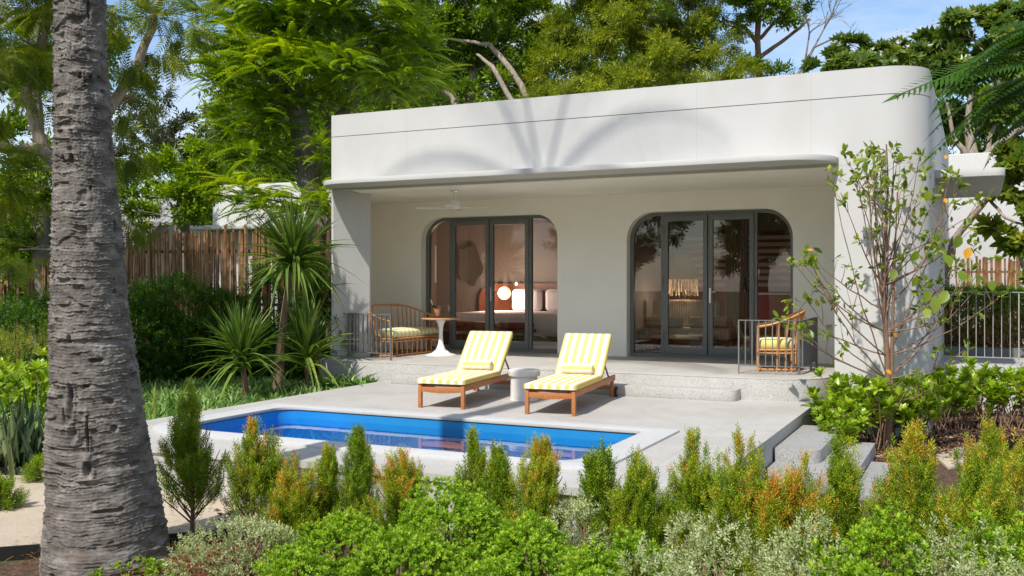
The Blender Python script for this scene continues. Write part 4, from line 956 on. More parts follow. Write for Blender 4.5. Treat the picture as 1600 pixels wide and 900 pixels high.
bg_tree('crooked_tree', 'slim tree with twisting bare lower limbs and a leafy top against the sky', 1187, 25, 60,
    [b_(1180, 15, 25, 45, 22), b_(1235, 12, 25, 38, 18), b_(1140, 20, 25, 36, 22), b_(1200, -30, 25, 80, 24), b_(1225, 118, 25, 16, 9), b_(1172, 118, 24.8, 30, 13)],
    'leaf_mid', 'bark_brown', 16, .30, SPR, .85, r=.11, extra_tr=[((1187, 90, 25, .06), (1225, 62, 25, .05), (1265, 30, 25, .03)), ((1186, 70, 25, .06), (1160, 40, 25, .05), (1130, 30, 25, .03)), ((1188, 60, 25, .05), (1215, 30, 25, .04), (1245, 10, 25, .03))], group='trees beyond the villa roof')
# bare branching tree
def bare_tree():
    rng = np.random.default_rng(5); b0 = deep(1235, 500, 24.5); b0.z = GZ
    t = empty('bare_tree', b0, label='leafless twiggy tree leaning right against the blue sky', cat='tree', group='trees beyond the villa roof'); B = np.array(b0); mb = MB()
    def grow(p, d, L_, r, k):
        q = p+d*L_+rng.normal(0, .05*L_, 3); cv = curve(p, q, rng, .08, 5); mb.tube([c-B for c in cv], list(np.linspace(r, r*.65, 5)), 6)
        if k == 0: return
        for _ in range(3 if k > 2 else 2 if k > 1 else 3):
            dd = nrm((d+rng.normal(0, .42, 3)*np.array([1, 1, .8]))[None])[0]; grow(cv[rng.integers(2, 5)], dd, L_*rng.uniform(.55, .8), r*.58, k-1)
    a = np.array(deep(1240, 125, 24.5)); mb.tube([np.array(b0)-B, a-B], [.12, .09], 8)
    r_ = np.array([CA, SA, 0]); grow(a, nrm((r_*.55+np.array([0, 0, .8]))[None])[0], 1.0, .05, 5)
    mb.build('trunk', 'bark_grey', t, smooth=60)
bare_tree()
# frangipani trees
def fr_pts(*a): return [b_(x, y, d, rx, ry) for x, y, d, rx, ry in a]
bg_tree('frangipani_tree', 'frangipani with white blossoms above the rounded corner of the roof', 1330, 22, 225,
    fr_pts((1288, 98, 22, 28, 16), (1322, 76, 22, 22, 20), (1370, 92, 22, 34, 15), (1340, 108, 21.6, 60, 12), (1415, 86, 22, 34, 18)), 'leaf_frangipani', 'bark_pale', 17, .24, [ROS], .9, flowers=16, r=.09, group='frangipani trees')
b0 = deep(1535, 560, 29.5); b0.z = GZ
tree('frangipani_tree', 'large frangipani with forked pale grey limbs behind the villa\'s right side canopy',
    [[(tuple(b0), .3)]+tp((1525, 262, 29.5, .22), (1512, 200, 29.5, .10), (1520, 110, 29.5, .07)), tp((1524, 258, 29.5, .12), (1560, 225, 29.1, .09), (1600, 200, 28.9, .08)), tp((1524, 262, 29.5, .11), (1490, 215, 29.7, .07), (1480, 160, 29.7, .05)), tp((1540, 245, 29.5, .08), (1560, 170, 29.5, .06), (1550, 90, 29.5, .05))],
    fr_pts((1470, 75, 30.0, 36, 30), (1510, 40, 30.0, 42, 36), (1555, 60, 29.5, 45, 30), (1500, 115, 30.0, 45, 26), (1590, 110, 29.1, 40, 40), (1500, 180, 30.5, 40, 30), (1570, 190, 30.0, 50, 24), (1600, 240, 29.5, 34, 26), (1450, 100, 30.5, 30, 20), (1600, 20, 30.5, 40, 20)),
    [ROS], 'leaf_frangipani', 'bark_pale', 18, .36, .9, flowers=16, group='frangipani trees')
b0 = deep(1478, 560, 18.2); b0.z = TZ-.05
tree('frangipani_tree', 'young frangipani with yellow green leaf rosettes reaching over the pale railing',
    [[(tuple(b0), .09)]+tp((1478, 430, 18, .08), (1492, 372, 17.8, .07), (1545, 305, 17.4, .055), (1600, 270, 17, .05), (1650, 240, 17, .04)), tp((1545, 310, 17.4, .03), (1570, 340, 17, .025), (1600, 352, 16.8, .02)), tp((1600, 420, 16.5, .04), (1590, 380, 16.6, .03), (1572, 352, 16.6, .02))],
    fr_pts((1585, 250, 17, 24, 24), (1600, 290, 16.8, 24, 20), (1625, 330, 16.6, 24, 20), (1572, 372, 16.4, 14, 9), (1600, 385, 16, 18, 10), (1565, 300, 17.2, 13, 9), (1610, 440, 15.5, 14, 16), (1548, 352, 16.8, 9, 7)),
    [ROSB], 'leaf_yellowish', 'bark_pale', 19, .22, .8, limb_r=.02, group='frangipani trees')
bg_tree('broadleaf_tree', 'dark green tree filling the gap between side canopy and frangipani limbs', 1560, 33, 240,
    [b_(1500, 170, 33, 40, 40), b_(1560, 190, 33, 50, 50), b_(1600, 130, 33, 50, 50), b_(1500, 240, 33, 40, 30), b_(1590, 250, 32, 40, 30)], 'leaf_flame', 'bark_grey', 20, .34, SPR, 1.)
# ---- hanging fronds top right, their backlit shade put into the leaf colour (a flame tree whose trunk stands outside the frame)
def hang(nb, rng, B):
    tv, tf = frond(26, .16, .24, .40, .05)
    for x, y, d, tx, ty in ((1640, 60, 8.8, 1440, 138), (1630, 95, 8.6, 1452, 152), (1625, 20, 9.2, 1560, 45), (1640, 120, 8.8, 1450, 195), (1600, 130, 9, 1490, 205), (1620, 45, 9, 1475, 120), (1640, 150, 8.8, 1530, 200), (1650, 70, 9, 1500, 90), (1650, 150, 8.7, 1570, 215), (1640, 20, 9, 1545, 95), (1650, 110, 9.4, 1520, 150), (1640, 40, 8.5, 1540, 60), (1660, 170, 9.3, 1590, 190)):
        a, b = np.array(deep(x, y, d)), np.array(deep(tx, ty, d-.2)); v = b-a; L_ = np.linalg.norm(v)
        for k in range(3):
            D = v+rng.normal(0, .10, 3)*L_; D[2] += .22*L_; nb.inst(tv, tf, frames(D[None], rng, L_*rng.uniform(.85, 1.02), .25), (a+rng.normal(0, .06, 3))[None]-B, rng.uniform(.1, .6, 1))
b0 = deep(1900, 500, 8.8); b0.z = GZ
tree('flame_tree', 'dark drooping feathery branches hanging in at the top right corner',
    [[(tuple(b0), .2)]+tp((1890, 200, 8.8, .16), (1850, 60, 8.8, .12), (1720, 10, 8.8, .06), (1640, 40, 8.8, .03)), tp((1850, 60, 8.8, .08), (1740, 90, 8.8, .05), (1650, 120, 8.8, .025))],
    [b_(1720, -10, 9, 60, 40), b_(1800, -60, 9, 70, 40)], FRO2, 'leaf_flame_shaded', 'bark_grey', 21, .5, .8, up=0, droop=.3, extra=hang)
# ---- trees and bushes behind the left fence
bg_tree('broadleaf_tree', 'rounded bright leafy tree in front of the white neighbouring villa', 285, 23, 420,
    [b_(250, 270, 23, 34, 22), b_(300, 250, 23, 38, 26), b_(270, 320, 22.5, 45, 26), b_(330, 270, 23.5, 30, 26), b_(300, 300, 22.5, 34, 26), b_(222, 330, 23, 26, 22)], 'leaf_flame', 'bark_grey', 22, .30, SPR, 1.1)
bg_tree('conifer_tree', 'distant grey green tree in the pale sky gap right of the palm trunk', 285, 40, 400,
    [b_(270, 205, 40, 34, 22), b_(300, 225, 40, 34, 20), b_(225, 200, 38, 36, 40), b_(240, 150, 39, 20, 22), b_(335, 200, 40, 20, 30), b_(200, 260, 38, 40, 30)], 'leaf_grey', 'bark_grey', 23, .42, SPR, .8)
bg_tree('broadleaf_tree', 'shaded tree far behind the flame tree, left of the villa', 560, 30, 150,
    [b_(420, 120, 31, 70, 60), b_(500, 60, 31, 80, 60), b_(590, 110, 31, 80, 60), b_(400, 220, 30, 60, 50), b_(470, 250, 30, 60, 50), b_(340, 130, 31, 30, 60), b_(560, 200, 30, 60, 50), b_(650, 50, 31, 60, 60)], 'leaf_mid', 'bark_grey', 24, .46, SPR, .8)
bg_tree('broadleaf_tree', 'shaded tree behind the tree with the bent trunk, far left', 60, 22, 150,
    [b_(40, 330, 22, 80, 50), b_(-20, 250, 22, 70, 60), b_(90, 260, 22, 60, 40), b_(210, 290, 24, 30, 26), b_(0, 180, 23, 60, 50), b_(180, 100, 24, 40, 40), b_(70, 80, 24, 60, 50)], 'leaf_mid', 'bark_grey', 25, .40, SPR, .8)
bg_tree('broadleaf_tree', 'dense dark tree closing the view behind the villa roof', 850, 33, 180,
    [b_(700, 100, 32, 80, 70), b_(800, 60, 32, 80, 70), b_(900, 80, 32, 80, 60), b_(1000, 60, 32, 80, 60), b_(640, 60, 32, 50, 50), b_(1060, 100, 32, 50, 40), b_(760, 150, 32, 90, 40)], 'leaf_mid', 'bark_grey', 26, .50, SPR, .75, group='trees beyond the villa roof')
def bush(name, label, c, rad, mat, seed, size, leaf=None, dens=1., stems=8, group=None, cat='shrub', lobes=10, stem_r=.012, flat=.0, tintk=0., z0=None):
    """rounded shrub: stems from the base, leaves over many lobes"""
    rng = np.random.default_rng(seed); leaf = leaf or [ROS]; z0 = GZ if z0 is None else z0
    t = empty(name, (c[0], c[1], z0), label=label, cat=cat, group=group); H = rad[2]
    lob = sphere(rng, lobes); lob[:, 2] = np.abs(lob[:, 2])*1.1-.25; lob = lob*rng.uniform(.35, .62, (lobes, 1)); lr = rng.uniform(.34, .55, lobes)
    mb = MB()
    for i in range(stems):
        e_ = lob[i % lobes]*np.array(rad)+np.array([0, 0, H*.45])*1.; cv = curve((rng.normal(0, .04), rng.normal(0, .04), 0), e_*.95, rng, .08, 5); mb.tube(cv, list(np.linspace(stem_r, stem_r*.4, 5)), 5)
    mb.build('stems', 'bark_twig', t, smooth=60)
    n = int(dens*(2.6 if leaf[0] is ROS or leaf[0] is ROSB else 4.6)*4*PI*(rad[0]*rad[1]*1.0+rad[0]*H*.6)/2/(size*size*1.5)); k = rng.integers(0, lobes, n)
    s_ = sphere(rng, n); rr = rng.uniform(0, 1, n)**.28
    loc = (lob[k]+s_*(lr[k]*rr)[:, None])*np.array([rad[0], rad[1], H*.9])+np.array([0, 0, H*.45])
    inside = np.zeros(n, bool)
    for j in range(lobes):
        q = ((loc-np.array([0, 0, H*.45]))/np.array([rad[0], rad[1], H*.9])-lob[j])/lr[j]; inside |= ((q**2).sum(1) < .45) & (k != j)
    ok = (~inside) & (loc[:, 2] > .03); loc = loc[ok]; s_ = s_[ok]; loc = loc*np.array([rad[0]/np.quantile(np.abs(loc[:, 0]), .985), rad[1]/np.quantile(np.abs(loc[:, 1]), .985), H/np.quantile(loc[:, 2], .995)]); D = s_*1.+rng.normal(0, .4, loc.shape); D[:, 2] += .45
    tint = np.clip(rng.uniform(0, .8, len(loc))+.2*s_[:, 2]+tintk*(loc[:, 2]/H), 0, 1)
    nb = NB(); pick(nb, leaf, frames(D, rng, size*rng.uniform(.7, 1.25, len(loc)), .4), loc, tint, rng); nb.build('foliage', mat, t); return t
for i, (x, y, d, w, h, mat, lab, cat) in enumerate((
    (250, 590, 16.6, 1.1, 2.0, 'leaf_flame_shaded', 'dark leafy shrub against the bamboo fence, right beside the palm trunk', 'shrub'),
    (205, 590, 16.0, .9, 1.8, 'leaf_flame_shaded', 'tall dark shrub half hidden by the right edge of the palm trunk', 'shrub'),
    (305, 595, 16.4, .8, 1.4, 'leaf_flame_shaded', 'dark shrub behind the smaller sword leaved plant', 'shrub'),
    (352, 580, 16.6, .55, 1.75, 'leaf_flame_shaded', 'rounded small leaved shrub at the foot of the tall bamboo fence', 'shrub'),
    (405, 590, 16.7, .5, 2.2, 'leaf_flame_shaded', 'tall narrow shrub directly behind the taller sword leaved plant', 'shrub'),
    (450, 600, 16.4, .7, 1.3, 'leaf_flame_shaded', 'dark low shrub behind the leaning trunk of the taller sword leaved plant', 'shrub'),
    (500, 600, 16.3, .55, 2.3, 'leaf_flame_shaded', 'dark shrub squeezed between the bamboo fence and the villa corner', 'shrub'),
    (50, 600, 17.0, 1.6, 1.7, 'leaf_flame_shaded', 'deeply shaded shrub in front of the lower bamboo fence, far left', 'shrub'))):
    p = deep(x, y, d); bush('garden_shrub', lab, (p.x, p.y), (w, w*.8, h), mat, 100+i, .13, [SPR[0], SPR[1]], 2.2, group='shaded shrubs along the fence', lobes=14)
p = deep(25, 600, 14.2); bush('garden_shrub', 'sunlit yellow green fine leaved shrub left of the palm trunk', (p.x, p.y), (.95, .8, 1.25), 'leaf_olive', 120, .11, NEED, 1., lobes=12)
p = deep(52, 620, 12.6); bush('garden_shrub', 'bright broad leaved shrub with arching stems touching the palm\'s left edge', (p.x, p.y), (.55, .5, .95), 'leaf_glossy', 121, .13, [ROSB], .7, lobes=8, stems=12)
p = deep(-10, 600, 13.5); bush('garden_shrub', 'broad leaved shrub cut by the left edge of the picture', (p.x, p.y), (.6, .6, .8), 'leaf_glossy', 122, .12, [ROSB], .7)
# ---- clipped hedge and small plants on the right walkway
def hedge(label, x0, x1, y0, y1, z0, z1, seed):
    rng = np.random.default_rng(seed); t = empty('hedge', (x0, y0, z0), label=label, cat='hedge'); n = 13000; S = (x1-x0, y1-y0, z1-z0)
    p = rng.uniform(0, 1, (n, 3)); face = rng.integers(0, 3, n); p[face == 0, 1] = rng.uniform(0, .12, (face == 0).sum()); p[face == 1, 2] = 1-rng.uniform(0, .12, (face == 1).sum())
    loc = p*np.array(S)+rng.normal(0, .025, (n, 3)); D = rng.normal(0, .6, (n, 3)); D[:, 1] -= .6; D[:, 2] += .5
    top = np.clip(p[:, 2]+rng.normal(0, .12, n), 0, 1); keep = (rng.uniform(0, 1, n) < .42+top)
    nb = NB(); pick(nb, SPR, frames(D[keep], rng, .12*rng.uniform(.7, 1.2, keep.sum()), .4), loc[keep], np.clip(.15+.8*top[keep]*rng.uniform(.5, 1, keep.sum()), 0, 1), rng); nb.build('foliage', 'leaf_hedge', t)
    mb = MB()
    for i in range(160):
        a = np.array([rng.uniform(0, S[0]), rng.uniform(.05, .7*S[1]), 0]); mb.tube(curve(a, a+np.array([rng.normal(0, .12), rng.normal(0, .08), S[2]*.85]), rng, .05, 4), [.010, .009, .007, .004], 4)
    mb.build('stems', 'bark_twig', t, smooth=60)
leafmat('leaf_hedge', G((0, (.34, .18, .08)), (.35, (.36, .24, .08)), (.6, (.18, .28, .04)), (1, (.28, .44, .05))), .25)
hedge('clipped hedge with brown woody base and green top behind the pale railing', -.9, 4.5, 19.3, 20.3, TZ-.05, 1.36, 31)
for i, (x, y, d, w, h, mat, lab, lf, sz) in enumerate((
    (1497, 540, 18.6, .30, .40, 'leaf_glossy', 'small bright green plant at the hedge foot next to the villa wall', [ROSB], .16),
    (1535, 540, 18.5, .28, .32, 'leaf_glossy', 'small bright green plant at the hedge foot, between villa wall plant and silver bush', [ROSB], .14),
    (1572, 542, 18.3, .38, .55, 'leaf_silver', 'silvery grey bush behind the pale railing', SPR, .10))):
    p = deep(x, y, d); bush('potted_shrub' if 0 else 'low_shrub', lab, (p.x, p.y), (w, w*.7, h), mat, 140+i, sz, lf, .9, z0=TZ-.05, lobes=7)
# ---- sword leaved plants (dracaena)
def sword(label, base, head, n, L_, seed, r=.05, mat='leaf_sword', low=.25, second=None):
    rng = np.random.default_rng(seed); t = empty('dracaena', base, label=label, cat='dracaena', group='sword leaved plants'); B = np.array(base); Hd = np.array(head)-B
    mb = MB(); pts = curve((0, 0, 0), Hd, rng, .05, 9); mb.tube(pts, [r*(1.5 if i == 0 else 1.15-.05*i)*(1+.08*rng.normal()) for i in range(9)], 10); mb.build('trunk', 'bark_brown', t, smooth=60)
    nb = NB(); a = rng.uniform(0, 2*PI, n); el = rng.beta(1.7, 1.15, n)*(PI*.5+low)-low
    for dr in (.15, .5, .9):
        m = (el > .75) if dr == .15 else ((el <= .75) & (el > .25)) if dr == .5 else (el <= .25)
        tv, tf = blade(6, .064, dr); D = np.stack([np.cos(a[m])*np.cos(el[m]+dr*.35), np.sin(a[m])*np.cos(el[m]+dr*.35), np.sin(el[m]+dr*.35)], 1)
        k = m.sum(); tint = np.clip(rng.uniform(.1, .8, k)+(.3 if dr == .9 else 0)*rng.uniform(0, 1, k), 0, 1)
        nb.inst(tv, tf, frames(D, rng, L_*rng.uniform(.7, 1.1, k), .12), Hd+rng.normal(0, .03, (k, 3))-np.array([0, 0, .1])*rng.uniform(0, 1.6, (k, 1))*(el[m] < .5)[:, None], tint)
    nb.build('leaves', mat, t); return t
def gp(x, y, d, z=None):
    p = deep(x, y, d)
    if z is not None: p.z = z
    return tuple(p)
sword('tall sword leaved palm with leaning pinkish trunk left of the villa', gp(432, 600, 14.6, GZ), gp(458, 410, 14.9), 260, .98, 41, .074)
sword('low sword leaved plant with a wide fan of leaves beside the groundcover', gp(392, 620, 13.9, GZ), gp(378, 560, 13.7), 170, .86, 42, .05, low=.1)
sword('sword leaved plant with long drooping leaves close to the villa plinth', gp(480, 600, 14.9, GZ), gp(478, 560, 14.8), 90, 1.05, 43, .04, low=.2)
sword('dark sword leaved plant behind the taller one, touching the villa corner', gp(500, 600, 16.2, GZ), gp(488, 470, 16.0), 110, .8, 44, .05, low=.5)
# ---- ground cover strip and snake plants
def cover(name, poly, n, size, mat, seed, tpl, h=(.06, .2), z0=GZ, kind='stuff'):
    rng = np.random.default_rng(seed); P = np.array(poly); mn, mx_ = P.min(0), P.max(0); out = []
    while len(out) < n:
        q = rng.uniform(mn, mx_); c = False; j = len(P)-1
        for i in range(len(P)):
            if (P[i][1] > q[1]) != (P[j][1] > q[1]) and q[0] < (P[j][0]-P[i][0])*(q[1]-P[i][1])/(P[j][1]-P[i][1])+P[i][0]: c = not c
            j = i
        if c: out.append(q)
    loc = np.array(out); loc = np.concatenate([loc, rng.uniform(h[0], h[1], (n, 1))+z0], 1); D = rng.normal(0, .28, (n, 3)); D[:, 2] += 1
    nb = NB(); pick(nb, tpl, frames(D, rng, size*rng.uniform(.7, 1.2, n), .5), loc, rng.uniform(0, 1, n), rng)
    o = nb.build(name, mat); o['kind'] = kind; return o
ROSN = rosette(12, .20, (.3, 1.15), 7, .15)
cover('groundcover', [(-8.30, 7.6), (-8.30, 12.95), (-9.6, 12.9), (-9.7, 14.5), (-12.5, 14.0), (-14, 10.5), (-12, 8.2), (-9.4, 7.2)], 6500, .19, 'leaf_cover', 51, [ROSN], (.03, .30))
cover('groundcover', [(-10.5, 13), (-10, 15.5), (-14, 15.5), (-18, 12), (-16, 9), (-13, 9.5)], 1800, .2, 'leaf_mid', 52, [ROSN], (.03, .25))
p = deep(555, 600, 14); cover('groundcover', [(-8.95, 12.1), (-8.30, 12.1), (-8.30, 12.62), (-9.5, 12.62)], 260, .17, 'leaf_cover', 53, [ROSN], (.12, .42))
def snake(label, c, n, h, spread, seed, mat='leaf_snake'):
    rng = np.random.default_rng(seed); o = empty('snake_plant', (c[0], c[1], GZ), label=label, cat='snake plant', group='upright snake plants')
    tv, tf = blade(4, .10, .08); D = rng.normal(0, .22, (n, 3)); D[:, 2] = 1; loc = np.concatenate([rng.normal(0, spread, (n, 2)), np.zeros((n, 1))], 1)
    NB().inst(tv, tf, frames(D, rng, h*rng.uniform(.6, 1.1, n), 2), loc, rng.uniform(0, 1, n)).build('leaves', mat, o)
for i, (x, y, n, h, s, lab) in enumerate(((20, 735, 34, .72, .22, 'clump of tall dark snake plant leaves at the far left edge'), (55, 738, 30, .66, .2, 'clump of snake plant leaves touching the palm trunk'), (-15, 742, 26, .8, .2, 'clump of snake plant leaves cut by the picture\'s left edge'), (35, 712, 30, .8, .25, 'clump of snake plant leaves standing behind the front clumps'))):
    p = ground(x, y, GZ); snake(lab, (p.x, p.y), n, h, s, 60+i)
for i, (x, d, h, lab) in enumerate(((268, 12.6, .62, 'tall pale snake plant leaves rising through the groundcover'), (238, 11.7, .4, 'short snake plant leaves at the groundcover edge by the palm'), (318, 13.0, .36, 'short snake plant leaves left of the low sword leaved plant'), (290, 12.3, .4, 'snake plant leaves between the tall pale ones and the deck edge'))):
    p = deep(x, 600, d); snake(lab, (p.x, p.y), 9, h+.12, .12, 70+i, 'leaf_sword')
# ---- glossy shrubs in the right bed
def glossy(seed):
    rng = np.random.default_rng(seed); t = empty('glossy_shrub', (0, 0, 0), cat='shrub', group='young glossy shrubs in the bed by the low white wall'); mb = MB(); nb = NB()
    for i in range(11):
        h = rng.uniform(.42, .86); e_ = np.array([rng.normal(0, .16), rng.normal(0, .16), h]); b0 = np.array([rng.normal(0, .07), rng.normal(0, .07), 0])
        cv = curve(b0, e_, rng, .06, 5); mb.tube(cv, [.009, .008, .007, .006, .004], 5)
        n = 3; L_ = np.array([cv[-1], cv[-1]-np.array([0, 0, .03]), cv[3]+rng.normal(0, .03, 3)]); D = rng.normal(0, .3, (n, 3)); D[:, 2] += 1; D[2] += rng.normal(0, .6, 3)
        nb.inst(*ROSB, frames(D, rng, rng.uniform(.11, .17, n), .4), L_, rng.uniform(.1, 1, n))
    mb.build('stems', 'bark_twig', t, smooth=60); nb.build('foliage', 'leaf_glossy', t); return t
GV = [glossy(s) for s in (1, 2, 3)]; used = [False]*3; rnd = random.Random(9)
gs = [(1288, 690, 0), (1318, 688, 0), (1350, 690, 0), (1384, 688, 0), (1420, 690, 0), (1448, 684, 0), (1302, 704, 0), (1335, 702, 0), (1368, 706, .95), (1402, 700, 0), (1438, 698, 0), (1472, 674, 0), (1505, 672, 0), (1540, 670, 0), (1575, 672, 0), (1608, 674, 0), (1462, 655, 0), (1495, 654, 0), (1530, 652, 0), (1565, 654, 0), (1598, 654, 0), (1630, 660, 0), (1326, 716, .7), (1296, 718, .6)]
for i, (x, y, s) in enumerate(gs):
    p = ground(x, y, GZ+.02); v = i % 3
    o = GV[v] if not used[v] else copy_tree(GV[v]); used[v] = True
    o.location = p; o.rotation_euler = (0, 0, rnd.uniform(0, 6)); k = (s or (rnd.uniform(.78, .95) if x > 1455 else rnd.uniform(.80, .96))); o.scale = (k, k, k)
    o['label'] = 'young glossy green shrub on thin stems in the bed along the low white wall' if x > 1450 else 'young glossy green shrub on thin stems in front of the rounded villa corner'
bk_ = ground(1270, 640, GZ)
# ---- magnolia-like young tree before the corner wall
def young_tree():
    rng = np.random.default_rng(77); b0 = np.array(deep(1384, 690, 11.3)); b0[2] = GZ+.02
    t = empty('young_tree', b0, label='sparse young tree with many thin upright branches before the rounded white corner', cat='tree'); mb = MB(); nb = NB()
    Rt = np.array([CA, SA, 0]); Fw = np.array([-SA, CA, 0]); top = np.array(deep(1384, 225, 11.3))
    trunk = [b0+(top-b0)*u+Rt*.03*math.sin(u*9)+Fw*.02*math.cos(u*7) for u in np.linspace(0, 1, 14)]
    mb.tube([p-b0 for p in trunk], list(np.linspace(.045, .008, 14)), 9)
    mb.tube([trunk[0]-b0+Rt*.05, trunk[3]-b0+Rt*.04, trunk[6]-b0+Rt*.10, np.array(deep(1402, 300, 11.3))-b0], [.03, .025, .018, .006], 8)
    tv, tf = leafE(.50, .12, .14); big = []
    ends = []
    for i in range(34):
        x = rng.choice([rng.uniform(1235, 1560), rng.normal(1395, 100)]); edge = abs(x-1390)/175
        y = rng.uniform(225+110*edge*edge, 300+240*min(1, edge)); d = 11.3+rng.uniform(-.9, .8)*(1-.4*edge); ends.append((x, y, d))
    ends += [(1240, 410, 11.0), (1262, 470, 11.1), (1268, 530, 11.0), (1265, 395, 11.2), (1320, 240, 11.2), (1300, 262, 11.0), (1500, 290, 11.6), (1540, 310, 11.5), (1520, 420, 11.3), (1565, 460, 11.1), (1490, 560, 11.0), (1470, 500, 10.9), (1455, 610, 11)]
    for x, y, d in ends:
        e_ = np.array(deep(x, y, d)); s0 = int(np.clip(rng.normal(5.3, 1.5)+(1.5 if y < 330 else 0), 3.3, 10)); st = trunk[s0]
        if e_[2] < st[2]+.15: st = trunk[3 if e_[2] > trunk[3][2] else 2]
        mid = st*.5+e_*.5; h_ = e_-st; mid = mid+np.array([h_[0], h_[1], 0])*.16-np.array([0, 0, .06])*np.linalg.norm(h_)
        n_ = 9; cv = [(1-u)**2*st+2*u*(1-u)*mid+u*u*e_+rng.normal(0, .008, 3) for u in np.linspace(0, 1, n_)]
        mb.tube([p-b0 for p in cv], list(np.linspace(.010, .0028, n_)), 5)
        for k in range(rng.integers(2, 5)):
            q = cv[rng.integers(3, n_-1)]; ee = q+np.array([rng.normal(0, .12), rng.normal(0, .12), rng.uniform(.1, .3)]); mb.tube([p-b0 for p in curve(q, ee, rng, .05, 4)], [.005, .004, .003, .002], 4)
            m = rng.integers(4, 8); D = rng.normal(0, .7, (m, 3)); D[:, 2] += .2; nb.inst(tv, tf, frames(D, rng, rng.uniform(.05, .10, m), .6), np.tile(ee-b0, (m, 1))+rng.normal(0, .02, (m, 3)), rng.uniform(0, .96, m)**.8)
        m = rng.integers(7, 12); D = (e_-cv[-3])/np.linalg.norm(e_-cv[-3])*.5+rng.normal(0, .6, (m, 3)); nb.inst(tv, tf, frames(D, rng, rng.uniform(.065, .125, m), .6), np.tile(e_-b0, (m, 1))+rng.normal(0, .032, (m, 3)), rng.uniform(.1, .95, m))
        m = rng.integers(0, 3)
        if m: D = rng.normal(0, .7, (m, 3)); nb.inst(tv, tf, frames(D, rng, rng.uniform(.05, .12, m), .6), np.array([cv[j] for j in rng.integers(4, n_, m)])-b0, rng.uniform(0, .95, m))
    for x, y, d, s, tn in ((1515, 395, 10.6, .14, 1.0), (1453, 462, 10.6, .15, .7), (1400, 430, 10.9, .13, .6), (1480, 462, 10.6, .17, .7), (1460, 470, 10.5, .2, .75), (1446, 490, 10.6, .14, .8), (1476, 405, 10.7, .17, .5), (1500, 375, 10.7, .16, .4), (1435, 400, 10.8, .14, .6), (1452, 305, 10.8, .13, .8), (1385, 585, 11, .08, .98), (1398, 527, 11, .06, .99), (1475, 318, 11.2, .07, .99), (1353, 290, 11, .05, .99), (1500, 430, 10.6, .14, .6), (1550, 445, 10.8, .13, .5), (1432, 440, 10.7, .12, .7), (1478, 250, 11, .06, .97)):
        D = np.array([[rng.normal(0, .5), rng.normal(0, .3)-.3, -.8]]); nb.inst(tv*np.array([1, 1.4, 1]), tf, frames(D, rng, s, .3, up=(SA, -CA, 0.3)), np.array(deep(x, y-8, d))[None]-b0, np.array([tn]))
    mb.build('trunk', 'bark_twig', t, smooth=60); nb.build('leaves', 'leaf_magnolia', t)
young_tree()
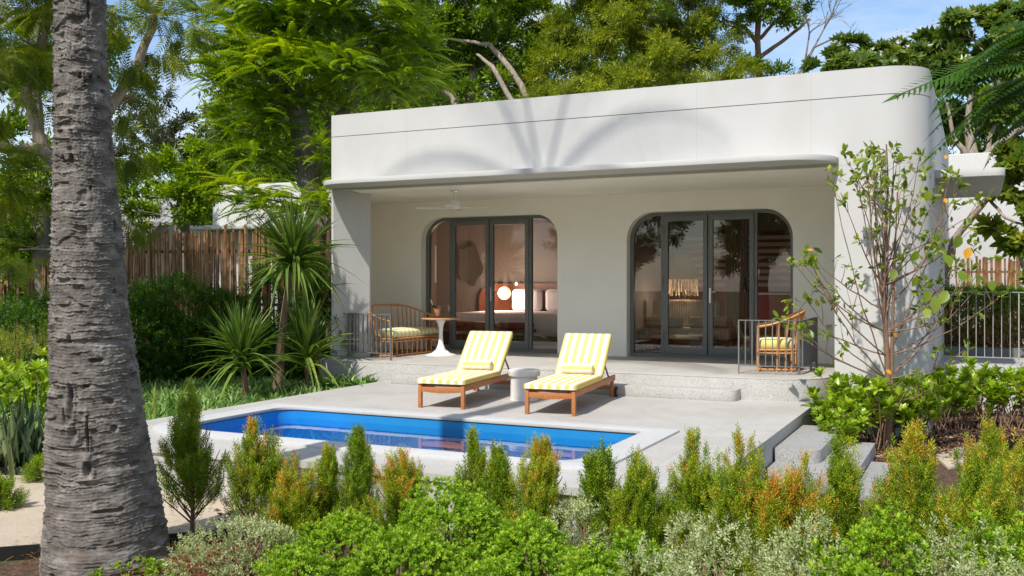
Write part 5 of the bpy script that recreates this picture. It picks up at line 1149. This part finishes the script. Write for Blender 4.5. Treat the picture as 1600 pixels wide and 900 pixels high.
# ---- conical shrubs in the front row
def cone(label, x, topy, wpx, Y, seed, orange=.3, sparse=1., base=None, lean=0, hmin=.12):
    rng = np.random.default_rng(seed); p = onY(x, 500, Y); d = -SA*p.x+CA*p.y; H = EYE-(topy-440)/FPX*d-GZ; R_ = wpx/2*d/FPX*1.04
    t = empty('conical_shrub', (p.x, p.y, GZ), label=label, cat='conical shrub', group='conical shrubs in front of the pool')
    npl = int(140*sparse**.8*(R_*H/.22)**.5); prof = lambda h: R_*(2.15 if sparse >= .9 else 1.6)*np.clip((1.02-h), 0, 1)**(.58 if sparse >= .9 else .66)*np.clip((h+.22)/.45, .35, 1)
    he = np.clip(hmin+(1-hmin)*rng.uniform(0, 1, npl)**.9, 0, 1); pa = rng.uniform(0, 2*PI, npl); he[0] = 1; reach = prof(he)*np.where(rng.uniform(0, 1, npl) < .3, rng.uniform(.3, .8, npl), rng.uniform(.8, 1.12, npl))
    na_ = 1 if wpx < 62 else 3; ap = rng.integers(0, na_, npl); ao = rng.uniform(0, 2*PI); ap[0] = 0
    og = np.array([(0, 0, 1)]+[(R_*.42*math.cos(ao+k_*2.4), R_*.42*math.sin(ao+k_*2.4), rng.uniform(.70, .92)) for k_ in range(2)])[ap]; he = he*og[:, 2]; reach = reach*(1 if na_ == 1 else .80)
    E_ = np.stack([reach*np.cos(pa)+lean*he*H+og[:, 0]*(he+.2), reach*np.sin(pa)+og[:, 1]*(he+.2), he*H], 1); hb = np.clip(he-rng.uniform(.25, .4, npl), .03, 1)
    S_ = np.stack([reach*.25*np.cos(pa)+lean*hb*H, reach*.25*np.sin(pa), hb*H], 1)
    per = int(54*(R_*H/.22)**.4*min(1, .35+.75*sparse)); k = np.repeat(np.arange(npl), per); n = len(k); t_ = rng.uniform(.15 if sparse > .7 else .4, 1, n)
    loc = S_[k]+(E_-S_)[k]*t_[:, None]+rng.normal(0, 1, (n, 3))*(.024*(1.15-t_)+.005)[:, None]; loc[:, 2] += .05*(t_**3)*rng.uniform(0, 1, n)
    h = np.clip(loc[:, 2]/H, 0, 1); rr = t_; a = pa[k]
    D = nrm((E_-S_)[k])*.9+np.array([0, 0, .6])+rng.normal(0, .33, (n, 3))
    tint = np.clip(rng.uniform(0, .60, n)+.78*orange*(h**1.3*.85+.25*(rr > .8))*rng.uniform(.5, 1.15, n)+.12*rng.normal(size=npl)[k], 0, 1)
    nb = NB(); pick(nb, NEED, frames(D, rng, (.060+.012*(sparse < .7))*rng.uniform(.7, 1.4, n), .5), loc, tint, rng); nb.build('foliage', 'leaf_cypress', t)
    mb = MB(); ns = 5 if sparse < .7 else 4
    mb.tube([(0, 0, 0), (.01, 0, H*.25), (lean*H*.5, .01, H*.5), (lean*H*.95, 0, H*.93)], [.020, .014, .009, .003], 7)
    for i in range(46 if sparse < .7 else 16):
        aa = rng.uniform(0, 2*PI); h0 = rng.uniform(.06, .55); h1_ = min(.95, h0+rng.uniform(.2, .4)); rr_ = float(prof(np.array(h1_)))*.8
        mb.tube(curve((lean*H*h0, 0, h0*H), (rr_*math.cos(aa)+lean*H*h1_, rr_*math.sin(aa), h1_*H), rng, .1, 5), [.007, .006, .005, .004, .002], 4)
    mb.build('stems', 'bark_twig', t, smooth=60)
CN = [
 (300, 615, 112, 5.75, .05, .36, 'sparse green conical shrub with bare stems, nearest the palm trunk'),
 (395, 668, 92, 5.85, .45, .42, 'open conical shrub with orange tips, second from the palm trunk'),
 (458, 722, 86, 5.75, .85, .8, 'low very orange conical shrub in front of the pool\'s left end'),
 (512, 706, 54, 6.0, .4, .8, 'small conical shrub between the very orange one and the slim green one'),
 (558, 680, 58, 6.1, .1, .7, 'slim green conical shrub standing taller than both its neighbours'),
 (625, 715, 84, 5.9, .75, .9, 'orange tipped conical shrub left of the largest lime green bush'),
 (738, 688, 62, 6.05, .25, .6, 'thin conical shrub rising behind the largest lime green bush'),
 (778, 714, 48, 6.0, .2, .55, 'short thin shrub just right of the one behind the largest lime bush'),
 (843, 700, 92, 6.0, .6, .95, 'orange topped conical shrub below the pool\'s right half'),
 (940, 704, 78, 6.1, .15, .5, 'pale open conical shrub at the pool\'s front right corner'),
 (992, 720, 104, 5.9, .4, 1.0, 'broad conical shrub touching the pale open one'),
 (1084, 690, 80, 6.15, .4, 1.0, 'pointed conical shrub below the empty right part of the deck'),
 (1160, 693, 108, 6.0, .45, 1.05, 'large full conical shrub with orange shoulder, left of the stone steps'),
 (1250, 728, 92, 5.85, .8, 1.0, 'rust orange conical shrub in front of the stone steps'),
 (1318, 690, 66, 6.1, .25, .95, 'narrow green conical shrub overlapping the lowest stone steps'),
 (1424, 682, 112, 6.0, .5, 1.1, 'large round topped conical shrub below the black path light'),
 (1523, 700, 112, 5.85, .45, 1.0, 'conical shrub right of the one below the path light'),
 (1548, 668, 70, 7.4, .5, .9, 'conical shrub set back behind the front row at the stepping stone'),
 (1592, 700, 80, 6.1, .55, 1.0, 'conical shrub cut by the right edge of the picture'),
 (1208, 760, 60, 5.7, .7, .8, 'small orange shrub between the large full one and the rust orange one'),
 (-2, 760, 60, 5.6, .05, .6, 'small green shrub cut by the left edge, on the sandy path side'),
 (66, 722, 44, 6.6, .05, .6, 'small green shrub peeping out at the palm trunk\'s left side'),
]
for i, (x, ty_, w, Y, og, sp, lab) in enumerate(CN): cone(lab, x, ty_, w, Y, 200+i, og, sp, hmin=.42 if sp < .6 else .10)
# ---- rounded bushes along the front edge
RB = [  # x, top y, width px, Y, material, leaf size, label
 (702, 757, 196, 5.35, 'lime', 'largest rounded lime green bush, in the middle of the front row'),
 (538, 806, 135, 5.15, 'lime', 'lime green bush left of the largest one'),
 (640, 832, 185, 4.65, 'lime', 'lime green bush along the bottom edge, below the largest one'),
 (838, 820, 178, 4.75, 'lime', 'lime green bush along the bottom edge, right of the largest one'),
 (995, 832, 122, 4.75, 'lime', 'lime green bush between two silvery bushes'),
 (1385, 798, 172, 5.0, 'lime', 'bright lime green bush below the large round topped conical shrub'),
 (1532, 808, 110, 5.1, 'lime', 'small lime green bush behind the yellowish silver one'),
 (1590, 802, 70, 5.2, 'lime', 'lime green bush cut by the right edge of the picture'),
 (376, 820, 200, 5.0, 'silver', 'silvery leaved bush in front of the open shrubs by the palm'),
 (1130, 822, 200, 4.8, 'silver', 'broad silvery bush below the large full conical shrub'),
 (1252, 815, 150, 4.9, 'silver', 'silvery bush below the rust orange conical shrub'),
 (900, 788, 96, 5.6, 'silver', 'pale silvery sprigs between conical shrubs below the pool corner'),
 (1555, 848, 160, 4.5, 'silver', 'yellowish silver bush in the bottom right corner'),
 (1030, 862, 140, 4.4, 'silver', 'silvery bush along the bottom edge in front of the lime one'),
 (460, 860, 130, 4.6, 'lime', 'low lime green bush at the bottom edge beside the silvery one'),
 (205, 876, 120, 4.72, 'lime', 'low lime green sprigs at the foot of the palm trunk'),
 (1470, 830, 130, 4.9, 'silver', 'silvery bush between the bright lime one and the yellowish silver one'),
 (1075, 812, 110, 5.4, 'silver', 'small silvery bush behind the broad silvery one'),
 (760, 868, 120, 4.35, 'lime', 'small lime green bush in the gap at the middle of the bottom edge'),
 (925, 858, 130, 4.4, 'lime', 'low lime green bush at the bottom edge below the pool corner'),
 (1320, 868, 130, 4.4, 'lime', 'low lime green bush at the bottom edge below the stone steps'),
 (1240, 865, 120, 4.5, 'silver', 'silvery bush at the bottom edge, left of the bright lime one'),
]
for i, (x, ty_, w, Y, kind_, lab) in enumerate(RB):
    p = onY(x, 500, Y); d = -SA*p.x+CA*p.y; H = EYE-(ty_-440)/FPX*d-GZ; R_ = w/2*d/FPX
    if kind_ == 'lime': bush('rounded_bush', lab, (p.x, p.y), (R_*1.04, R_*.95, H*1.0), 'leaf_lime', 300+i, .026, [ROSQ], 1.25 if i != 15 else .5, lobes=30, stems=16, group='rounded bushes in the front row', cat='bush')
    else: bush('rounded_bush', lab, (p.x, p.y), (R_*1.04, R_*.95, H*1.0), 'leaf_silver', 300+i, .052, SPR, 1.7, lobes=26, stems=20, group='rounded bushes in the front row', cat='bush')
# ---- big palm in the foreground
def palm():
    rng = np.random.default_rng(88); d = 6.75
    sec = [(-.50, 168, 104), (-.45, 168, 100), (-.2, 163, 92), (.0, 160, 86), (.35, 154, 80), (.9, 147, 68), (1.25, 142, 63), (1.7, 138, 56), (2.1, 134, 51), (2.6, 128, 45), (3.1, 126, 41.5), (3.6, 125, 39.5), (5, 122, 37), (8, 95, 34), (11, 20, 30), (12.9, -90, 26)]
    zs = np.array([s[0] for s in sec]); cx = np.array([deep(s[1], 440, d)[0] for s in sec]); cy = np.array([deep(s[1], 440, d)[1] for s in sec]); rs = np.array([s[2]*d/FPX for s in sec])*.965-.008
    b = Vector((cx[1], cy[1], GZ)); t = empty('palm_tree', b, label='huge ringed grey palm trunk standing in the left foreground', cat='palm tree')
    z = np.concatenate([np.arange(-.5, 3.6, .0052), np.arange(3.65, 12.9, .05)]); nz_ = len(z); na = 300; a = np.linspace(0, 2*PI, na, endpoint=False)
    A, Z = np.meshgrid(a, z); U = A/(2*PI)
    wob = (vnoise(U*14, Z*2.2, 1, 14)-.5)*.022+(vnoise(U*40, Z*9, 2, 40)-.5)*.016+(vnoise(U*110, Z*30, 22, 110)-.5)*.009+(vnoise(U*4, Z*.5, 9, 4)-.5)*.05
    wob += .016*np.round(2*vnoise(U*9, Z*5.5, 12, 9))
    ph = (Z+wob)/.044+.9*vnoise(U*0, Z*2.6, 13); fr_ = ph-np.floor(ph)
    ringid = np.floor(ph).astype(int); amp = .15+1.35*vnoise(U*13, ringid*1.7, 3, 13)**1.3
    saw = np.exp(-((fr_-.86)/.085)**2)-.9*np.exp(-((fr_-.97)/.045)**2)-.9*np.exp(-((fr_-.0)/.05)**2)+.25*fr_
    disp = .0105*amp*saw+.005*(vnoise(U*120, Z*55, 4, 120)-.5)+.008*(vnoise(U*45, Z*20, 14, 45)-.5)+.020*(vnoise(U*7, Z*2.2, 5, 7)-.5)
    tear = vnoise(U*13+2*vnoise(U*9, Z*9, 24, 9), Z*17, 15, 13); disp -= .016*np.clip((tear-.68)/.08, 0, 1)
    crack = vnoise(U*16, Z*11, 6, 16)*vnoise(U*34, Z*24, 16, 34); disp -= .035*np.clip((crack-.60)/.12, 0, 1)
    flap = vnoise(U*12, Z*18, 7, 12); disp += .016*np.clip((flap-.80)/.1, 0, 1)*fr_
    low = np.clip((.75-Z)/1.0, 0, 1); disp = disp*(1-.2*low)+low*(.05*(vnoise(U*9, Z*2.5, 8, 9)-.5)+.015*(vnoise(U*30, Z*9, 18, 30)-.5))
    # knot hollow on the camera side
    ah = math.atan2(-.955, .42); 
    for da, zc, wa, wz, dp in ((-.10, .72, .06, .11, .07), (-.28, .62, .05, .05, .06), (.22, .28, .07, .05, .05), (-.05, .52, .07, .05, .05), (.24, .50, .03, .10, .05)):
        q = np.angle(np.exp(1j*(A-(ah+da)))); g_ = (q/wa)**2+((Z-zc)/wz)**2+.5*vnoise(U*60, Z*20, 21, 60); disp -= dp*np.exp(-g_); disp += .018*np.exp(-(np.sqrt(g_)-1.5)**2*4)
    R_ = np.interp(Z, zs, rs)+disp; X = np.interp(Z, zs, cx)+R_*np.cos(A)-b.x; Yy = np.interp(Z, zs, cy)+R_*np.sin(A)-b.y
    V = np.stack([X, Yy, Z-GZ], 2).reshape(-1, 3); i, j = np.meshgrid(np.arange(nz_-1), np.arange(na), indexing='ij'); j2 = (j+1) % na
    F = np.stack([i*na+j, i*na+j2, (i+1)*na+j2, (i+1)*na+j], 2).reshape(-1, 4)
    nb = NB(); nb.V = [V]; nb.F = [F]; nb.T = [np.clip(saw*.5+.25+.3*(vnoise(U*10, Z*3, 30, 10)-.5), 0, 1).ravel()]; me = nb.mesh('trunk'); me.polygons.foreach_set('use_smooth', [True]*len(me.polygons))
    m = bpy.data.materials.new('palm_bark'); tt_, bb, oo = nodes(m); MATS['palm_bark'] = m
    c = ramp(tt_, noise(tt_, 5, 7, .7, stretch=(1, 1, 2.2)), [(.3, (.09, .077, .068)), (.5, (.18, .160, .144)), (.7, (.34, .308, .28))])
    c2 = ramp(tt_, noise(tt_, 40, 5, .7, stretch=(1, 1, .35)), [(.3, (.62, .6, .58)), (.6, (1, 1, 1))]); c = mixc(tt_, .8, c, c2, 'MULTIPLY')
    rust = ramp(tt_, noise(tt_, 3.1, 6, .7, stretch=(1, 1, 1.6)), [(.60, (0, 0, 0)), (.70, (1, 1, 1))]); tcz = tt_.nodes.new('ShaderNodeTexCoord'); sx = tt_.nodes.new('ShaderNodeSeparateXYZ'); tt_.links.new(tcz.outputs['Object'], sx.inputs[0])
    mr = tt_.nodes.new('ShaderNodeMapRange'); mr.inputs[1].default_value = 1.3; mr.inputs[2].default_value = .2; tt_.links.new(sx.outputs['Z'], mr.inputs[0])
    c = mixc(tt_, math_(tt_, 'MULTIPLY', math_(tt_, 'MULTIPLY', rust, mr.outputs[0]), .6), c, (.22, .11, .05))
    tt_.links.new(c, bb.inputs['Base Color']); setp(bb, Roughness=.9); bb.inputs['Specular IOR Level'].default_value = .2
    bump(tt_, bb, noise(tt_, 130, 5, .7, stretch=(1, 1, .3)), .5, .006)
    link('trunk', me, m, t)
    # crown above the frame
    top = np.array([cx[-1]-b.x, cy[-1]-b.y, 12.9-GZ]); cb = NB(); bv, bf = blade(2, .042, .5); mb = MB()
    for k in range(7):
        az = k*2.4+rng.uniform(-.2, .2); e0 = rng.uniform(.1, 1.25); L_ = rng.uniform(2.7, 3.5); P = []
        for u in np.linspace(0, 1, 14):
            e = e0-1.5*u*u; P.append(top+np.array([0, 0, .2]) if not P else P[-1]+np.array([math.cos(az)*math.cos(e), math.sin(az)*math.cos(e), math.sin(e)])*L_/13)
        mb.tube(P, list(np.linspace(.035, .006, 14)), 5); P = np.array(P)
        us = np.linspace(.12, .99, 38); idx = us*13; i0 = np.minimum(idx.astype(int), 12); pos = P[i0]+(P[i0+1]-P[i0])*(idx-i0)[:, None]; tg = nrm(P[i0+1]-P[i0])
        sd = nrm(np.cross(tg, np.array([[0, 0, 1.]]))); ll = .62*np.sin(PI*(.12+.8*us))+.1
        for s in (-1, 1): cb.inst(bv, bf, frames(tg*.5+sd*s-np.array([0, 0, .35]), rng, ll, .1), pos, rng.uniform(0, 1, 38))
    mb.build('frond_stalk', 'bark_pale', t, smooth=60); cb.build('crown', 'leaf_palm', t)
palm()
# ---- small litter at the palm's foot
def litter():
    rng = np.random.default_rng(9); n = 3600; tv, tf = blade(2, .05, .3); c = ground(285, 872, GZ+.02)
    loc = np.stack([c.x+-.18+rng.normal(0, .42, n), c.y-.12+rng.normal(0, .26, n), GZ+.03+np.abs(rng.normal(0, .025, n))], 1); D = rng.normal(0, 1, (n, 3)); D[:, 2] *= .15
    leafmat('dry_needles', G((0, (.20, .07, .03)), (1, (.48, .22, .10))), .1, .8)
    o = NB().inst(tv, tf, frames(D, rng, rng.uniform(.05, .12, n), .5), loc, rng.uniform(0, 1, n)).build('dry_needle_litter', 'dry_needles'); o['kind'] = 'stuff'
    n = 5200; tv, tf = leaf1(.5, .1)
    P = [ground(x, y, GZ) for x, y in zip(rng.uniform(1290, 1640, 2*n), rng.uniform(642, 725, 2*n))]+[onY(x, 600, y) for x, y in zip(rng.uniform(330, 1640, n), rng.uniform(4.4, 6.4, n))]
    loc = np.array([(p.x, p.y, GZ+.03) for p in P]); loc[:, 2] += np.abs(rng.normal(0, .012, len(loc))); D = rng.normal(0, 1, loc.shape); D[:, 2] *= .3
    leafmat('bark_chip', G((0, (.06, .03, .015)), (.6, (.20, .11, .06)), (1, (.42, .28, .18))), .0, .9)
    o = NB().inst(tv, tf, frames(D, rng, rng.uniform(.02, .07, len(loc)), .8), loc, rng.uniform(0, 1, len(loc))).build('bark_mulch', 'bark_chip'); o['kind'] = 'stuff'
litter()
# ---- distant woods and the trees behind the viewer that the glass and water mirror
def woods():
    rng = np.random.default_rng(3); nb = NB()
    n = 26000; x = rng.uniform(-200, 1800, n); dd = rng.uniform(44, 60, n); hh = np.clip(.55+.45*vnoise(x/120, x*0+1, 5)+.15*vnoise(x/35, x*0+2, 6), 0, 1.2)
    z = GZ+rng.uniform(0, 1, n)**.8*hh*np.where(x < 330, 6.5, np.where(x > 1210, 8.0, 11.5)); P = np.array([deep(a, 440, b) for a, b in zip(x, dd)]); P[:, 2] = z
    D = rng.normal(0, 1, (n, 3)); D[:, 2] += .4; pick(nb, SPR, frames(D, rng, rng.uniform(.7, 1.3, n), .5), P, rng.uniform(0, 1, n), rng); o = nb.build('distant_woods', 'leaf_mid'); o['kind'] = 'stuff'
woods()
bt_ = None
for i, (X, Y, k) in enumerate(((-14, -9, 1.0), (-8.5, -12, 1.15), (-2, -10, 1.0), (4.5, -12.5, 1.2), (10.5, -9, 1.0), (-20, -5, 1.1))):
    if bt_ is None:
        bt_ = tree('garden_tree', 'leafy garden tree mirrored in the villa\'s glass doors', [[((X, Y, GZ), .22), ((X+.1, Y, 2.2), .18), ((X, Y+.1, 5), .1)]], [((X-1.2, Y, 3.6), (1.7, 1.5, 1.3)), ((X+1.3, Y, 4.2), (1.7, 1.5, 1.4)), ((X, Y, 5.8), (1.9, 1.6, 1.4)), ((X-.2, Y+.5, 2.4), (1.5, 1.2, .9))], SPR, 'leaf_mid', 'bark_grey', 90, .42, .8, group='garden trees mirrored in the glass doors')
    else: c = copy_tree(bt_); c.location = (X, Y, GZ); c.rotation_euler = (0, 0, i*1.3); c.scale = (k, k, k)
